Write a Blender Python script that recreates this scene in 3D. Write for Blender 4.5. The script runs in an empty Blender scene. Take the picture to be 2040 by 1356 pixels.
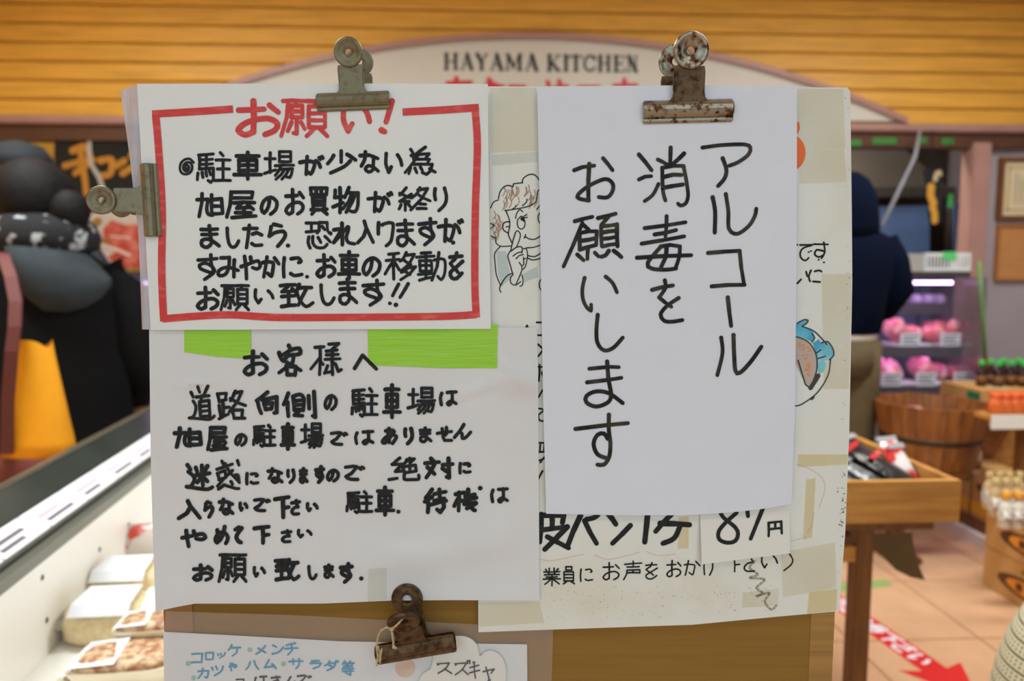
import bpy, bmesh, math, random
from mathutils import Vector, Matrix
random.seed(7)
C = bpy.context.scene.collection
sc = bpy.context.scene
R = math.radians
# ------------------------------------------------------------------ camera
FPX, CX, CY = 1400.0, 1020.0, 678.0
CAMZ, TILT = 1.25, R(5.37)
cam_d = bpy.data.cameras.new('camera'); cam = bpy.data.objects.new('camera', cam_d); C.objects.link(cam)
cam.location = (0, 0, CAMZ); cam.rotation_euler = (R(90) - TILT, 0, 0)
cam_d.sensor_width = 36.0; cam_d.lens = 36.0 * FPX / 2040.0
cam_d.clip_start = 0.05; cam_d.clip_end = 60
cam_d.dof.use_dof = True; cam_d.dof.focus_distance = 0.625; cam_d.dof.aperture_fstop = 4.2
sc.camera = cam
# ------------------------------------------------------------------ world, lamps, exposure
wd = bpy.data.worlds.new('world'); sc.world = wd; wd.use_nodes = True
wd.node_tree.nodes['Background'].inputs[0].default_value = (0.73, 0.93, 1.0, 1)
wd.node_tree.nodes['Background'].inputs[1].default_value = 1.55      # overcast daylight through the open shop front
sc.view_settings.view_transform = 'Standard'; sc.view_settings.look = 'None'
sc.view_settings.gamma = 1.0; sc.view_settings.exposure = 0.0
try: sc.view_settings.use_curve_mapping = False
except Exception: pass
CEIL = 3.0
LAMPS = [(-1.7, -0.7, 6, (.92, .97, 1)), (0.9, -0.9, 6, (.92, .97, 1)),
         (-1.5, 1.75, 55, (.88, .99, 1)), (1.35, 1.85, 53, (.92, 1, .98)),
         (-1.9, 2.6, 13, (1, .98, .92)), (2.3, 2.8, 19, (1, .98, .95)), (1.6, 4.75, 40, (1, .94, .84)), (-1.6, 4.75, 16, (1, .94, .84))]  # all out of view; camera-side and kitchen pairs added as fill light

# ------------------------------------------------------------------ helpers
def lin(c):
    c = c / 255.0
    return c / 12.92 if c <= .04045 else ((c + .055) / 1.055) ** 2.4
def rgb(c): return (lin(c[0]), lin(c[1]), lin(c[2]), 1)
MATS = {}
def M(name, col, rough=.6, metal=0., var=.0, scale=20., bump=0., bscale=None, alpha=1., col2=None, emit=0., trans=0., stretch=None, spec=.5, th=(.35, .7), det=4):
    """procedural material: base colour, noise mix to a second colour, fine relief"""
    if name in MATS: return MATS[name]
    m = bpy.data.materials.new(name); m.use_nodes = True
    nt = m.node_tree; b = nt.nodes['Principled BSDF']
    b.inputs['Base Color'].default_value = rgb(col)
    b.inputs['Roughness'].default_value = rough; b.inputs['Metallic'].default_value = metal
    b.inputs['Specular IOR Level'].default_value = spec
    if alpha < 1: b.inputs['Alpha'].default_value = alpha
    if trans > 0: b.inputs['Transmission Weight'].default_value = trans; b.inputs['IOR'].default_value = 1.1
    if emit > 0:
        b.inputs['Emission Color'].default_value = rgb(col); b.inputs['Emission Strength'].default_value = emit
    tc = nt.nodes.new('ShaderNodeTexCoord'); mp = nt.nodes.new('ShaderNodeMapping')
    nt.links.new(tc.outputs['Object'], mp.inputs['Vector'])
    if stretch: mp.inputs['Scale'].default_value = stretch
    if var > 0 or col2:
        n = nt.nodes.new('ShaderNodeTexNoise'); n.inputs['Scale'].default_value = scale; n.inputs['Detail'].default_value = det
        nt.links.new(mp.outputs['Vector'], n.inputs['Vector'])
        r = nt.nodes.new('ShaderNodeValToRGB')
        r.color_ramp.elements[0].position = th[0]; r.color_ramp.elements[1].position = th[1]
        c2 = rgb(col2) if col2 else tuple(list(x * (1 - var) for x in rgb(col)[:3]) + [1])
        r.color_ramp.elements[0].color = rgb(col); r.color_ramp.elements[1].color = c2
        nt.links.new(n.outputs['Fac'], r.inputs['Fac']); nt.links.new(r.outputs['Color'], b.inputs['Base Color'])
    if bump > 0:
        n2 = nt.nodes.new('ShaderNodeTexNoise'); n2.inputs['Scale'].default_value = bscale or scale * 3; n2.inputs['Detail'].default_value = 3
        nt.links.new(mp.outputs['Vector'], n2.inputs['Vector'])
        bp = nt.nodes.new('ShaderNodeBump'); bp.inputs['Strength'].default_value = bump; bp.inputs['Distance'].default_value = .01
        nt.links.new(n2.outputs['Fac'], bp.inputs['Height']); nt.links.new(bp.outputs['Normal'], b.inputs['Normal'])
    MATS[name] = m
    return m

def obj(name, verts, faces, mat, parent=None, smooth=False):
    me = bpy.data.meshes.new(name); me.from_pydata([tuple(v) for v in verts], [], faces); me.update()
    if smooth: me.polygons.foreach_set('use_smooth', [True] * len(me.polygons))
    o = bpy.data.objects.new(name, me); C.objects.link(o)
    if mat: me.materials.append(mat)
    if parent: o.parent = parent
    return o
def bobj(name, bm, mat, parent=None, smooth=False):
    bmesh.ops.recalc_face_normals(bm, faces=bm.faces)
    me = bpy.data.meshes.new(name); bm.to_mesh(me); bm.free()
    if smooth: me.polygons.foreach_set('use_smooth', [True] * len(me.polygons))
    o = bpy.data.objects.new(name, me); C.objects.link(o)
    if mat: me.materials.append(mat)
    if parent: o.parent = parent
    return o
def tag(o, label, cat, group=None):
    o['label'] = label; o['category'] = cat
    if group: o['group'] = group
    return o
def struct(o): o['kind'] = 'structure'; return o
def empty(name, loc=(0, 0, 0), rz=0):
    o = bpy.data.objects.new(name, None); C.objects.link(o); o.location = loc; o.rotation_euler = (0, 0, rz); o.empty_display_size = .05
    return o
def copy_tree(o, parent=None):
    c = o.copy(); C.objects.link(c); c.parent = parent
    for ch in o.children: copy_tree(ch, c)
    return c
def box(bm, x0, x1, y0, y1, z0, z1, bev=0):
    v = [bm.verts.new(p) for p in ((x0,y0,z0),(x1,y0,z0),(x1,y1,z0),(x0,y1,z0),(x0,y0,z1),(x1,y0,z1),(x1,y1,z1),(x0,y1,z1))]
    fs = [bm.faces.new([v[i] for i in f]) for f in ((0,3,2,1),(4,5,6,7),(0,1,5,4),(1,2,6,5),(2,3,7,6),(3,0,4,7))]
    if bev:
        es = list({e for f in fs for e in f.edges})
        bmesh.ops.bevel(bm, geom=es, offset=bev, segments=2, affect='EDGES')
def boxo(name, x0, x1, y0, y1, z0, z1, mat, parent=None, bev=0):
    bm = bmesh.new(); box(bm, x0, x1, y0, y1, z0, z1, bev); return bobj(name, bm, mat, parent)
def loft(name, rings, mat, parent=None, n=20, cap=True, smooth=True, power=2.0):
    """rings: (cx,cy,cz,rx,ry[,tiltx,tilty]); a closed tube through ellipses"""
    vs, fs = [], []
    for r in rings:
        cx, cy, cz, rx, ry = r[:5]; tx, ty = (r[5], r[6]) if len(r) > 5 else (0, 0)
        for i in range(n):
            a = 2 * math.pi * i / n; ca, sa = math.cos(a), math.sin(a)
            e = 2.0 / power
            dx = rx * math.copysign(abs(ca) ** e, ca); dy = ry * math.copysign(abs(sa) ** e, sa)
            vs.append((cx + dx, cy + dy, cz + dx * tx + dy * ty))
    for k in range(len(rings) - 1):
        for i in range(n):
            j = (i + 1) % n
            fs.append((k*n+i, k*n+j, (k+1)*n+j, (k+1)*n+i))
    if cap:
        fs.append(tuple(range(n - 1, -1, -1))); fs.append(tuple(range((len(rings)-1)*n, len(rings)*n)))
    return obj(name, vs, fs, mat, parent, smooth)
def lathe(name, prof, mat, parent=None, n=20, loc=(0, 0, 0), smooth=True):
    return loft(name, [(loc[0], loc[1], loc[2] + z, max(r, 1e-4), max(r, 1e-4)) for r, z in prof], mat, parent, n, True, smooth)
def tube(name, pts, rad, mat, parent=None, n=8):
    pts = [Vector(p) for p in pts]; vs, fs = [], []
    for k, p in enumerate(pts):
        d = (pts[min(k+1, len(pts)-1)] - pts[max(k-1, 0)]).normalized()
        up = Vector((0, 0, 1)) if abs(d.z) < .9 else Vector((0, 1, 0))
        a = d.cross(up).normalized(); b = d.cross(a).normalized()
        rr = rad[k] if isinstance(rad, (list, tuple)) else rad
        for i in range(n):
            t = 2*math.pi*i/n; vs.append(p + a*rr*math.cos(t) + b*rr*math.sin(t))
    for k in range(len(pts)-1):
        for i in range(n):
            j = (i+1) % n; fs.append((k*n+i, k*n+j, (k+1)*n+j, (k+1)*n+i))
    fs.append(tuple(range(n-1, -1, -1))); fs.append(tuple(range((len(pts)-1)*n, len(pts)*n)))
    return obj(name, vs, fs, mat, parent, True)

# -------- from measured photo coordinates to real places
def ray(px, py):
    dx, dz = (px - CX) / FPX, -(py - CY) / FPX
    ct, st = math.cos(TILT), math.sin(TILT)
    return Vector((dx, ct + dz * st, -st + dz * ct))
def W(px, py, Y, slope=0.):
    d = ray(px, py); t = Y / (d.y - slope * d.x)
    return Vector((0, 0, CAMZ)) + d * t
def FL(px, py, z=0.):
    d = ray(px, py); t = (z - CAMZ) / d.z
    return Vector((0, 0, CAMZ)) + d * t
YB = 0.63                                   # front face of the cardboard
K = YB / FPX                                # metres per measured unit on the board
def S(px, py, w=0.): return W(px, py, YB - w)

# ------------------------------------------------------------------ pen strokes
def spline(pts, step):
    if len(pts) < 3: return pts
    out = []
    P = [pts[0]] + pts + [pts[-1]]
    for i in range(1, len(P) - 2):
        p0, p1, p2, p3 = P[i-1], P[i], P[i+1], P[i+2]
        L = math.hypot(p2[0]-p1[0], p2[1]-p1[1]); n = max(2, min(10, int(L / step)))
        for k in range(n):
            t = k / n
            out.append(tuple(.5*((2*p1[a]) + (-p0[a]+p2[a])*t + (2*p0[a]-5*p1[a]+4*p2[a]-p3[a])*t*t + (-p0[a]+3*p1[a]-3*p2[a]+p3[a])*t**3) for a in (0, 1)))
    out.append(pts[-1]); return out
def parse(s):
    """'~1020 3040; 5060 7080' two digits x, two digits y; ~ smooths"""
    res = []
    for st in s.split(';'):
        st = st.strip()
        if not st: continue
        sm = st[0] == '~'
        res.append((sm, [(int(t[:2]), int(t[2:])) for t in st.lstrip('~').split()]))
    return res
def raw(s, ox, oy, k):
    """strokes written in the units of an enlargement: offset ox,oy and factor k"""
    res = []
    for st in s.split(';'):
        st = st.strip()
        if not st: continue
        sm = st[0] == '~'
        res.append((sm, [(float(t.split(',')[0]) / k + ox, float(t.split(',')[1]) / k + oy) for t in st.lstrip('~').split()]))
    return res
class Ink:
    def __init__(s, w, place): s.w = w; s.place = place; s.v = []; s.f = []
    def line(s, pts, sm, w=None, jit=True):
        w = w or s.w
        if sm: pts = spline(pts, 5)
        elif len(pts) == 2:
            (a, b), (c, d) = pts; L = math.hypot(c-a, d-b)
            j = min(1.2, L * .03) * random.uniform(-1, 1) if jit else 0
            nx, ny = (-(d-b)/L, (c-a)/L) if L > 0 else (0, 0)
            pts = [pts[0], ((a+c)/2+nx*j, (b+d)/2+ny*j), pts[1]]
        h = w / 2 * random.uniform(.93, 1.07)
        N = len(pts)
        for i, (x, y) in enumerate(pts):
            hh = h * (1.08 if i == 0 else (.94 if i == N-1 else 1.0))
            b0 = len(s.v)
            for k in range(8):
                a = math.pi * (k + .5) / 4; s.v.append((x + hh*1.06*math.cos(a), y + hh*1.06*math.sin(a)))
            s.f.append(tuple(range(b0 + 7, b0 - 1, -1)))
            if i + 1 < N:
                x2, y2 = pts[i+1]; L = math.hypot(x2-x, y2-y)
                if L < 1e-6: continue
                nx, ny = -(y2-y)/L*hh, (x2-x)/L*hh; b1 = len(s.v)
                s.v += [(x+nx, y+ny), (x2+nx, y2+ny), (x2-nx, y2-ny), (x-nx, y-ny)]
                s.f.append((b1, b1+1, b1+2, b1+3))
    def glyph(s, ch, bb, w=None):
        st = parse(G[ch]); w = w or s.w
        xs = [p[0] for q in st for p in q[1]]; ys = [p[1] for q in st for p in q[1]]
        x0, x1, y0, y1 = min(xs), max(xs), min(ys), max(ys)
        m = w / 2
        ax, ay = (bb[2]-bb[0]-2*m) / max(1, x1-x0), (bb[3]-bb[1]-2*m) / max(1, y1-y0)
        for sm, pts in st:
            s.line([(bb[0]+m+(p[0]-x0)*ax, bb[1]+m+(p[1]-y0)*ay) for p in pts], sm, w)
    def dot(s, x, y, w=None): s.line([(x-.5, y), (x+.5, y)], False, w)
    def many(s, strokes, w=None):
        for sm, pts in strokes: s.line(pts, sm, w)
    def poly(s, pts):
        b = len(s.v); s.v += pts; s.f.append(tuple(range(b, b+len(pts))))
    def build(s, name, mat, parent, label=None):
        vv = [s.place(x, y) for x, y in s.v]
        up_ = Vector((0, 0, 1)) if name in ('white_lettering', 'arrow') else Vector((0, -1, 0))
        for i_, f_ in enumerate(s.f):                     # every dab of ink a hair above the last one
            for q_ in f_: vv[q_] = vv[q_] + up_ * (7e-6 * (i_ % 28))
        o = obj(name, vv, s.f, mat, parent)
        if label: o['label'] = label
        return o

G = {
'お': '0528 6225;3803 3888;~3888 2097 0484 1866 4554 7452 9266 8684 6496;7414 9434',
'願': '0408 5008;1508 1250 0098;3310 2818;2220 2250;2220 4520 4550;2235 4535;2250 4550;3352 3392 2690;2262 1485;4262 5080;5408 9808;7508 7022;5922 5975;5922 9322 9375;5940 9340;5957 9357;5975 9375;6880 5498;8380 9898',
'い': '~1212 1055 2080 2590;2590 3868;~7018 8538 9262',
'@': '~5560 4562 4048 5240 6650 6468 4878 3066 3042 4826 7426 8850 8078 5494 2290 0666 1230 3808 7204 9726',
'駐': '0810 5006;1010 1055;3010 3053;1025 4823;1040 4838;1055 5052 5090 4298 3592;0668 0490;1866 2082;2964 3178;3962 4274;7002 7812;5826 9826;6255 9655;7826 7892;5592 9992',
'車': '1215 8815;2030 2068;2030 8030 8068;2049 8049;2068 8068;0483 9683;5002 5099',
'場': '0228 3628;1908 1975;0078 3866;5004 5038;5004 8804 8838;5021 8821;5038 8838;3652 9850;~5552 4770 3685;5264 9462 9082 8592 7490;6864 5682 3898;8264 7282 5898',
'が': '0534 4028;~4028 6035 5668 4695 3282;~3203 3050 2898;~6526 7638 8260;7810 8218;8804 9212',
'少': '5003 5052;~2522 1838 0558;7018 9842;~8046 6070 1598',
'な': '0520 5018;~3003 2640 1070;6022 9034;~7030 6860 6688 4598 3084 4468 7076 9294',
'為': '1808 2622;6600 2535;2030 7824;7824 6642;2844 8044;7844 7262;2562 8862;~4230 2262 0092;8862 8286 7098 5692;1874 1296;3276 3892;5072 5684;8078 9890',
'旭': '0528 4526;2303 2240 1298;~4528 4066 4688 6292;5808 5886;5828 9424 9884;5855 9455;5886 9884',
'屋': '1506 8806 8428;1527 8427;1506 1250 0096;2545 9444;5045 3464 8260;7050 9068;5864 5895;3080 8280;1898 9892',
'の': '~5220 4658 2290 0666 2226 6008 9434 8674 5896',
'買': '1205 1528;1205 8805 8528;3805 3828;6205 6228;1528 8528;2238 2580;2238 7838 7680;2552 7652;2566 7666;1582 8880;3582 1898;6582 8898',
'物': '0812 0640;0640 3836;2603 2698;0076 3860;6002 4440;5222 9522;~9522 9470 8494 6692;7028 6055 3684;8328 7060 5096',
'終': '2403 0434;0426 3244;4030 0460 3460;2058 2198;0874 0292;3070 3884;~6603 5826 4046;6012 9006 7248 3896;5828 7444 9858;6068 8472;5890 8690',
'り': '~1806 1430 2052;~7403 8640 7672 4098',
'つ': '1006 0850;~3014 5008 8808 8650 7680 5296',
'ま': '0818 8816;1240 8638;~4802 5450 6076 3896 1288 1266 4060 7072 9690',
'し': '~1203 1440 2680 5096 7688 9464',
'た': '0518 7016;3203 2650 1898;4840 6834 9244;~4480 6088 9286',
'ら': '2804 7012;~1414 1030 0454;~0454 3440 8034 9250 8070 5098',
'恐': '0508 4508;2508 2538;0540 4836;5406 5435 4644;5406 8406;~8406 8636 9848 9842;6520 7532;~1558 1278 2098;~3056 3080 4696 7296 8484;5060 6078;7656 9676',
'れ': '~4003 4250 4298;0432 3828;~3828 2454 0288;~0288 4050 6618 7030 6066 7088 9894',
'入': '4403 5428 9896;5636 4070 0498',
'す': '0322 9716;~6602 6838 7858 7272 4666 1656 1042 3834 6644 8258 8072 3598',
'み': '1808 5606;~5606 5450 3884 1090 0474 2058 5652 9866;~8018 7846 7896',
'や': '0446 3038;~3038 6028 8822 9844 8256 6050;5006 5630;2003 3098',
'か': '0530 2826;~2826 5428 6435 6068 5295 3280;~2803 2050 1098;7008 9436',
'に': '~1808 1450 1698;~4812 7808 9024 8030;~4682 6292 9486',
'移': '1208 4404;0430 4626;2808 2896;2732 0078;2934 4664;~6802 5824 4832;6412 9408 7644 5266;6028 7440;~8244 6664 5272;7456 9852 7878 5098;6670 8080',
'動': '1604 4802;0018 6014;1030 1266;1030 5030 5266;1047 5047;1266 5266;3204 3290;0678 5475;1098 4888;~6028 9426 9672 8496 7284;7602 7050 5298',
'を': '0818 9014;~5402 4226 1042 4462 6476;~9434 5056 1076 2096 5498 9078',
'致': '0408 4804;3006 0834 4430;3820 5038;2836 2890;0854 4650;0896 4890;5803 5036;5418 9416;8018 5690;~5030 6068 7896 9880',
'客': '4800 5612;0824 2048;~2830 6014 9210 9626 8030;4632 2652;3835 7030 6456 0890;4056 9882;3868 4298;3868 7870 7498;4296 7496',
'様': '1412 4210;3010 2898;2846 0080;3056 4066;5802 9000 6620;5024 8420;5036 8834;4650 9448;7020 7098;7088 4692;5470 4494;7060 8066 8888 9882',
'へ': '0492 3804 9696',
'道': '3502 4218;7200 5826;3032 7628;5028 4644;4246 4692;4246 7642 8092;4660 7458;4674 7472;4690 8088;1018 1832;~1844 2858 2676 1890 0494;~0494 4096 8098 9688',
'路': '0412 1040;0412 3410 3032;1036 3432;2240 2484;2460 4458;1052 1692;1098 4082;6403 4836;6010 8604 7040 4474;4828 7042 9852;5468 6096;5668 8868 8690;6096 9696',
'向': '5003 0440;~0838 1470 2496;3038 8824 8892 7894;3654 4280;3654 7050 6676;4278 6676',
'側': '1606 0248;1440 1692;3018 3470;~3018 5010 6226 6070;3234 5432;3450 5648;3468 5866;5070 3488 5890;7616 7864;9200 9696 8890',
'は': '~1418 0650 1296;4612 9608;~7208 7450 7080 5698 4686 6670 9688',
'で': '0824 4818 6022;~6022 3658 1076 3090 6692;7428 8036;8624 9430',
'あ': '2816 7412;4802 4440 5090;~8020 6050 2494 0686 2460 6040 9450 9068 7098',
'せ': '0344 9632;3414 3620 4066 5088 9688;6206 6444 5456',
'ん': '~5803 3646 0690 3056 4866 5096 7090 9654',
'迷': '3614 4234;7808 6828;3644 8636;5806 6284;5850 4272;6250 7868;0604 1822;~1030 3050 3068 1690 0488;~0488 5096 8098 9690',
'惑': '0830 7012;2802 3618;1044 1866;1044 4034 4458;1666 4458;~4010 6040 8866 9876;7034 1088;9000 9616;3684 1498;~4084 5288 8496 9696;6472 7082;~8250 9250 9670',
'絶': '3802 1432;1430 4630;4630 2462 4860;0498 3092;7003 5424;6010 8406 7024;4640 5468;5040 8834 9060 5468;7036 7062;~5468 5296 7498 9896 9878',
'対': '2402 3416;0426 5220;3824 2660 0898;1246 3680;6434 9930;8402 8698 7894;6452 7666',
'下': '0414 9404;5610 5898;6054 9450',
'さ': '1018 9010;~5603 6230 7446;~7446 4050 1864;~1864 1080 3096 8094',
'て': '0418 5004 8410;~8410 4038 1666 4690 7696',
'待': '3603 0838;3634 0454;~1852 2070 1898;4622 9612;6803 7036;4650 9040;3266 9850;7036 7050;8446 8876 7298 5886',
'機': '0828 4420;2220 2098;2044 0278;2048 3858;4836 8828;4454 9442;~6008 6250 7688 8896;9266 5488;4470 9062',
'め': '~1822 2456 4278;~7203 5458 1694 0470 3040 7036 9666 8098',
'業': '3502 3520;6202 6220;1508 2218;8505 7518;0522 9520;3025 3635;6825 6035;0838 9236;1850 8048;0262 9860;5036 5098;4264 1090;5864 9288',
'員': '2804 2822;2804 7204 7222;2822 7222;1432 1482;1432 8432 8482;1448 8448;1465 8465;1482 8482;3584 1098;6584 9298',
'声': '0518 9512;5002 5032;1832 8230;1848 8546 8562;1862 8562;5048 5062;1848 1570 0098',
'け': '~1505 0850 1295;4025 9822;~7003 7260 5098',
'コ': '0820 9016;9016 8488;0690 8688', 'ロ': '1014 1288;1014 9010;9010 8684;1288 8684',
'ッ': '0838 2064;4030 5056;~9420 8060 3098', 'ケ': '3003 2030 0450;2230 9626;~7028 6670 3498',
'メ': '~8405 5060 0496;2534 8882', 'ン': '1010 4028;~0896 5878 9430', 'チ': '7803 1420;0448 9642;5016 5660 2498',
'カ': '0832 9028;~9028 8480 7492 6284;4503 4050 1096', 'ツ': '0820 1846;4010 5038;~9408 8056 3098',
'ハ': '~3520 2660 0496;~6410 7456 9694', 'ム': '4404 1486;1086 8476;6650 9698', 'サ': '0432 9628;3008 3260;~7004 7260 5098',
'ラ': '2010 8006;0838 9436;~9436 7872 3498', 'ダ': '3604 3030 0450;3024 7822;~7822 6466 2098;3446 6466;8002 8614;9200 9810',
'等': '2502 0822;1815 4515;3018 3526;6802 5522;6215 9815;7818 8226;1538 8536;5026 5055;0555 9553;0872 9270;7060 7098 5592;3078 4288',
'ス': '0820 2014 8010;~8010 5658 0894;5056 9694;0414 0826;9088 9698', 'ズ': '0826 1820 6816;~6816 4660 0696;4458 8096;0420 0832;7602 7622;8600 8820;7202 9000',
'キ': '0834 8820;0466 9450;4403 5698;3604 5202', 'ヤ': '0838 9420;9420 7048;3006 5698;4898 6496',
'H': '', }
K2 = 5.425
# ------------------------------------------------------------------ materials
m_plank = M('orange_wood_plank', (240, 180, 72), .42, var=.25, scale=3, stretch=(1, 6, 14), bump=.05, bscale=20)
m_groove = M('dark_wood_groove', (110, 62, 20), .7)
m_trim = M('pinkish_brown_trim', (176, 134, 124), .5, var=.12, scale=6)
m_brown = M('dark_brown_trim', (92, 58, 38), .55, var=.2, scale=8)
m_cream = M('cream_sign_face', (212, 206, 194), .5, var=.05, scale=3)
m_black = M('black_paint', (30, 30, 30), .5)
m_signred = M('red_sign_paint', (206, 40, 48), .5)
m_wall = M('lilac_grey_wall', (168, 158, 164), .8, var=.08, scale=4)
m_ceil = M('white_ceiling', (235, 232, 226), .9, var=.03, scale=5)
m_dark = M('dark_kitchen_wall', (74, 66, 58), .8, var=.4, scale=2.5)
m_tile = M('peach_floor_tile', (226, 178, 138), .38, var=.14, scale=7, bump=.03)
m_grout = M('brown_grout', (196, 154, 124), .9)
m_card = M('brown_cardboard', (142, 104, 38), .85, var=.12, scale=9, stretch=(1, 1, 30), bump=.04, bscale=60)
m_cardl = M('light_ribbed_cardboard', (168, 126, 64), .8, var=.28, scale=120, stretch=(.02, .02, 1.6))
m_foam = M('aged_cream_board', (226, 228, 223), .5, col2=(216, 210, 188), scale=11, th=(.5, .8), bump=.05, bscale=60)
m_paper = M('white_paper', (221, 223, 226), .65, var=.04, scale=14, bump=.22, bscale=16)
m_lam = M('laminated_white_card', (228, 231, 230), .28, var=.03, scale=18, bump=.10, bscale=14)
m_bluewhite = M('bluish_white_card', (221, 226, 238), .6, var=.02, scale=20, bump=.02, bscale=200)
m_tagp = M('warm_white_tag', (230, 228, 222), .7, var=.03, scale=30)
m_ink = M('black_marker_ink', (26, 28, 30), .6, spec=.2, col2=(44, 46, 47), scale=160)
m_inkbrown = M('dry_black_marker', (28, 27, 24), .55, spec=.2, col2=(66, 60, 50), scale=70, th=(.42, .66))
m_inkfine = M('fine_black_pen', (24, 26, 26), .55, spec=.2)
m_red = M('red_marker_ink', (208, 52, 50), .5, col2=(226, 106, 98), scale=60, th=(.5, .8), stretch=(1, 1, 3))
m_cyan = M('cyan_marker_ink', (34, 148, 190), .5, var=.15, scale=90)
m_mint = M('pale_mint_dot', (140, 190, 172), .6)
m_green = M('lime_cloth_tape', (156, 216, 46), .34, var=.08, scale=40, bump=.12, bscale=260, stretch=(.1, 1, 1))
m_tape = M('yellowed_clear_tape', (238, 230, 200), .5, col2=(242, 238, 222), scale=26, alpha=.26)
m_tape2 = M('yellow_tape', (238, 224, 176), .5, col2=(240, 230, 198), scale=26, alpha=.6)
m_cleartape = M('matte_clear_tape', (236, 236, 230), .5, alpha=.4)
m_stain = M('brown_stain', (134, 112, 84), .8, col2=(160, 140, 112), scale=60, alpha=.3)
m_grime = M('grey_grime', (110, 108, 104), .8, alpha=.22)
m_clip = M('olive_grey_metal', (126, 120, 96), .42, metal=.45, col2=(98, 78, 50), scale=140, th=(.5, .8), bump=.05, bscale=900)
m_rust = M('rusty_nickel_metal', (156, 148, 132), .3, metal=.9, col2=(84, 52, 28), scale=170, th=(.5, .62), bump=.08, bscale=900, det=8)
m_rust2 = M('brown_rusted_metal', (106, 86, 62), .5, metal=.7, col2=(62, 36, 20), scale=130, th=(.42, .66), bump=.1, bscale=900, det=8)
m_string = M('cotton_string', (206, 184, 140), .9, var=.25, scale=300)
m_plastic = M('clear_plastic_film', (232, 232, 236), .16, alpha=.08)
m_sleeve = M('cloudy_plastic_sleeve', (214, 212, 222), .2, alpha=.62, var=.15, scale=14, stretch=(4, 4, .6), bump=.3, bscale=40)
m_hairwash = M('brown_crayon', (178, 140, 108), .8, alpha=.45)
m_bluewash = M('pale_blue_crayon', (178, 206, 212), .8, alpha=.35)
m_blue = M('cyan_watercolour', (60, 168, 204), .6, col2=(140, 208, 222), scale=40, th=(.4, .6))
m_orange = M('orange_marker', (240, 110, 28), .5, var=.15, scale=30)
m_beigewash = M('pale_pink_wash', (206, 184, 172), .8, alpha=.7)
m_salmon = M('salmon_pencil', (232, 160, 140), .9, spec=.1, alpha=.28)

# ------------------------------------------------------------------ the room
SL = .045                                    # the shop stands slightly turned
YW = 4.2
def wallp(px, py, d=0.): return W(px, py, YW - d, SL)
room_rz = math.atan(SL)
# floor, with its tiles
fl = struct(boxo('floor', -3.4, 3.9, -2.6, 6.3, -.06, -.005, m_grout))
TP = .455
bm = bmesh.new(); box(bm, .0035, TP - .0035, .0035, TP - .0035, -.006, 0)
tile_me = bpy.data.meshes.new('tile'); bm.to_mesh(tile_me); bm.free(); tile_me.materials.append(m_tile)
for i in range(-7, 8):
    for j in range(-6, 10):
        ox, oy = 1.61 + (i-4) * TP, 2.39 + (j-4) * TP - .07
        o = bpy.data.objects.new('tile', tile_me); C.objects.link(o); o.parent = fl
        c, s = math.cos(room_rz), math.sin(room_rz)
        px_, py_ = ox - 1.61, oy - 2.39
        o.location = (1.61 + px_*c - py_*s, 2.39 + px_*s + py_*c, 0); o.rotation_euler = (0, 0, room_rz)
struct(boxo('ceiling', -3.4, 3.9, -2.6, 6.3, CEIL, CEIL + .05, m_ceil))
# wooden bulkhead over the counter
wb = struct(empty('wall_back', (0, YW, 0), room_rz))
zb = wallp(1020, 243).z
boxo('backing', -3.2, 3.7, .02, .12, zb, CEIL, m_groove, wb)
pz = zb
PP = .1035
while pz < CEIL - .01:
    zt = min(pz + PP - .008, CEIL)
    vs = []
    for x in (-2.95, 3.62):
        vs += [(x, .02, pz), (x, -.004, pz), (x, -.012, pz + .012), (x, -.004, zt), (x, .02, zt)]
    obj('plank', vs, [(0,1,6,5), (1,2,7,6), (2,3,8,7), (3,4,9,8), (0,5,9,4), (0,4,3,2,1), (5,6,7,8,9)], m_plank, wb)
    pz += PP
# pink ledge and dark rail under the planks
le = struct(empty('trim_1', (0, YW, 0), room_rz))
boxo('ledge', -3.0, 3.65, -.07, .06, zb - .045, zb, m_trim, le, .008)
boxo('rail', -3.0, 3.65, -.03, .06, zb - .13, zb - .045, m_brown, le)
# arched sign
def arch_pts(rpx, n=40, cx=1045, cy=1870):
    out = []
    for i in range(n + 1):
        x = 280 + (1810 - 280) * i / n
        out.append((x, cy - math.sqrt(max(0, rpx*rpx - (x-cx)**2))))
    return out
sg = empty('arched_sign', wallp(1045, 240))
tag(sg, 'cream arched shop sign with black and red lettering above the counter', 'sign')
org = wallp(1045, 240)
def inv(o, e): o.matrix_parent_inverse = Matrix.Translation(-Vector(e.location)); return o
up = [p for p in arch_pts(1800) if p[1] < 241]
vs = []; n = len(up)
for d in (.05, 0): vs += [wallp(x, min(y, 241), d) for x, y in up] + [wallp(up[-1][0], 241, d), wallp(up[0][0], 241, d)]
m_ = n + 2
fs = [tuple(range(m_-1, -1, -1)), tuple(range(m_, 2*m_))] + [(i, (i+1) % m_, m_ + (i+1) % m_, m_ + i) for i in range(m_)]
inv(obj('sign_face', vs, fs, m_cream, sg), sg)
o2 = arch_pts(1806); o1 = arch_pts(1794); vs, fs = [], []
prs = [(a, b) for a, b in zip(o2, o1) if a[1] < 244]
for a, b in prs:
    vs += [wallp(a[0], a[1], .075), wallp(b[0], b[1], .075), wallp(b[0], b[1], .02), wallp(a[0], a[1], .0)]
for i in range(len(prs)-1):
    for k in range(4): fs.append((4*i+k, 4*i+(k+1) % 4, 4*i+4+(k+1) % 4, 4*i+4+k))
inv(obj('sign_trim', vs, fs, M('sign_trim_paint', (172, 126, 116), .4), sg), sg)
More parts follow.
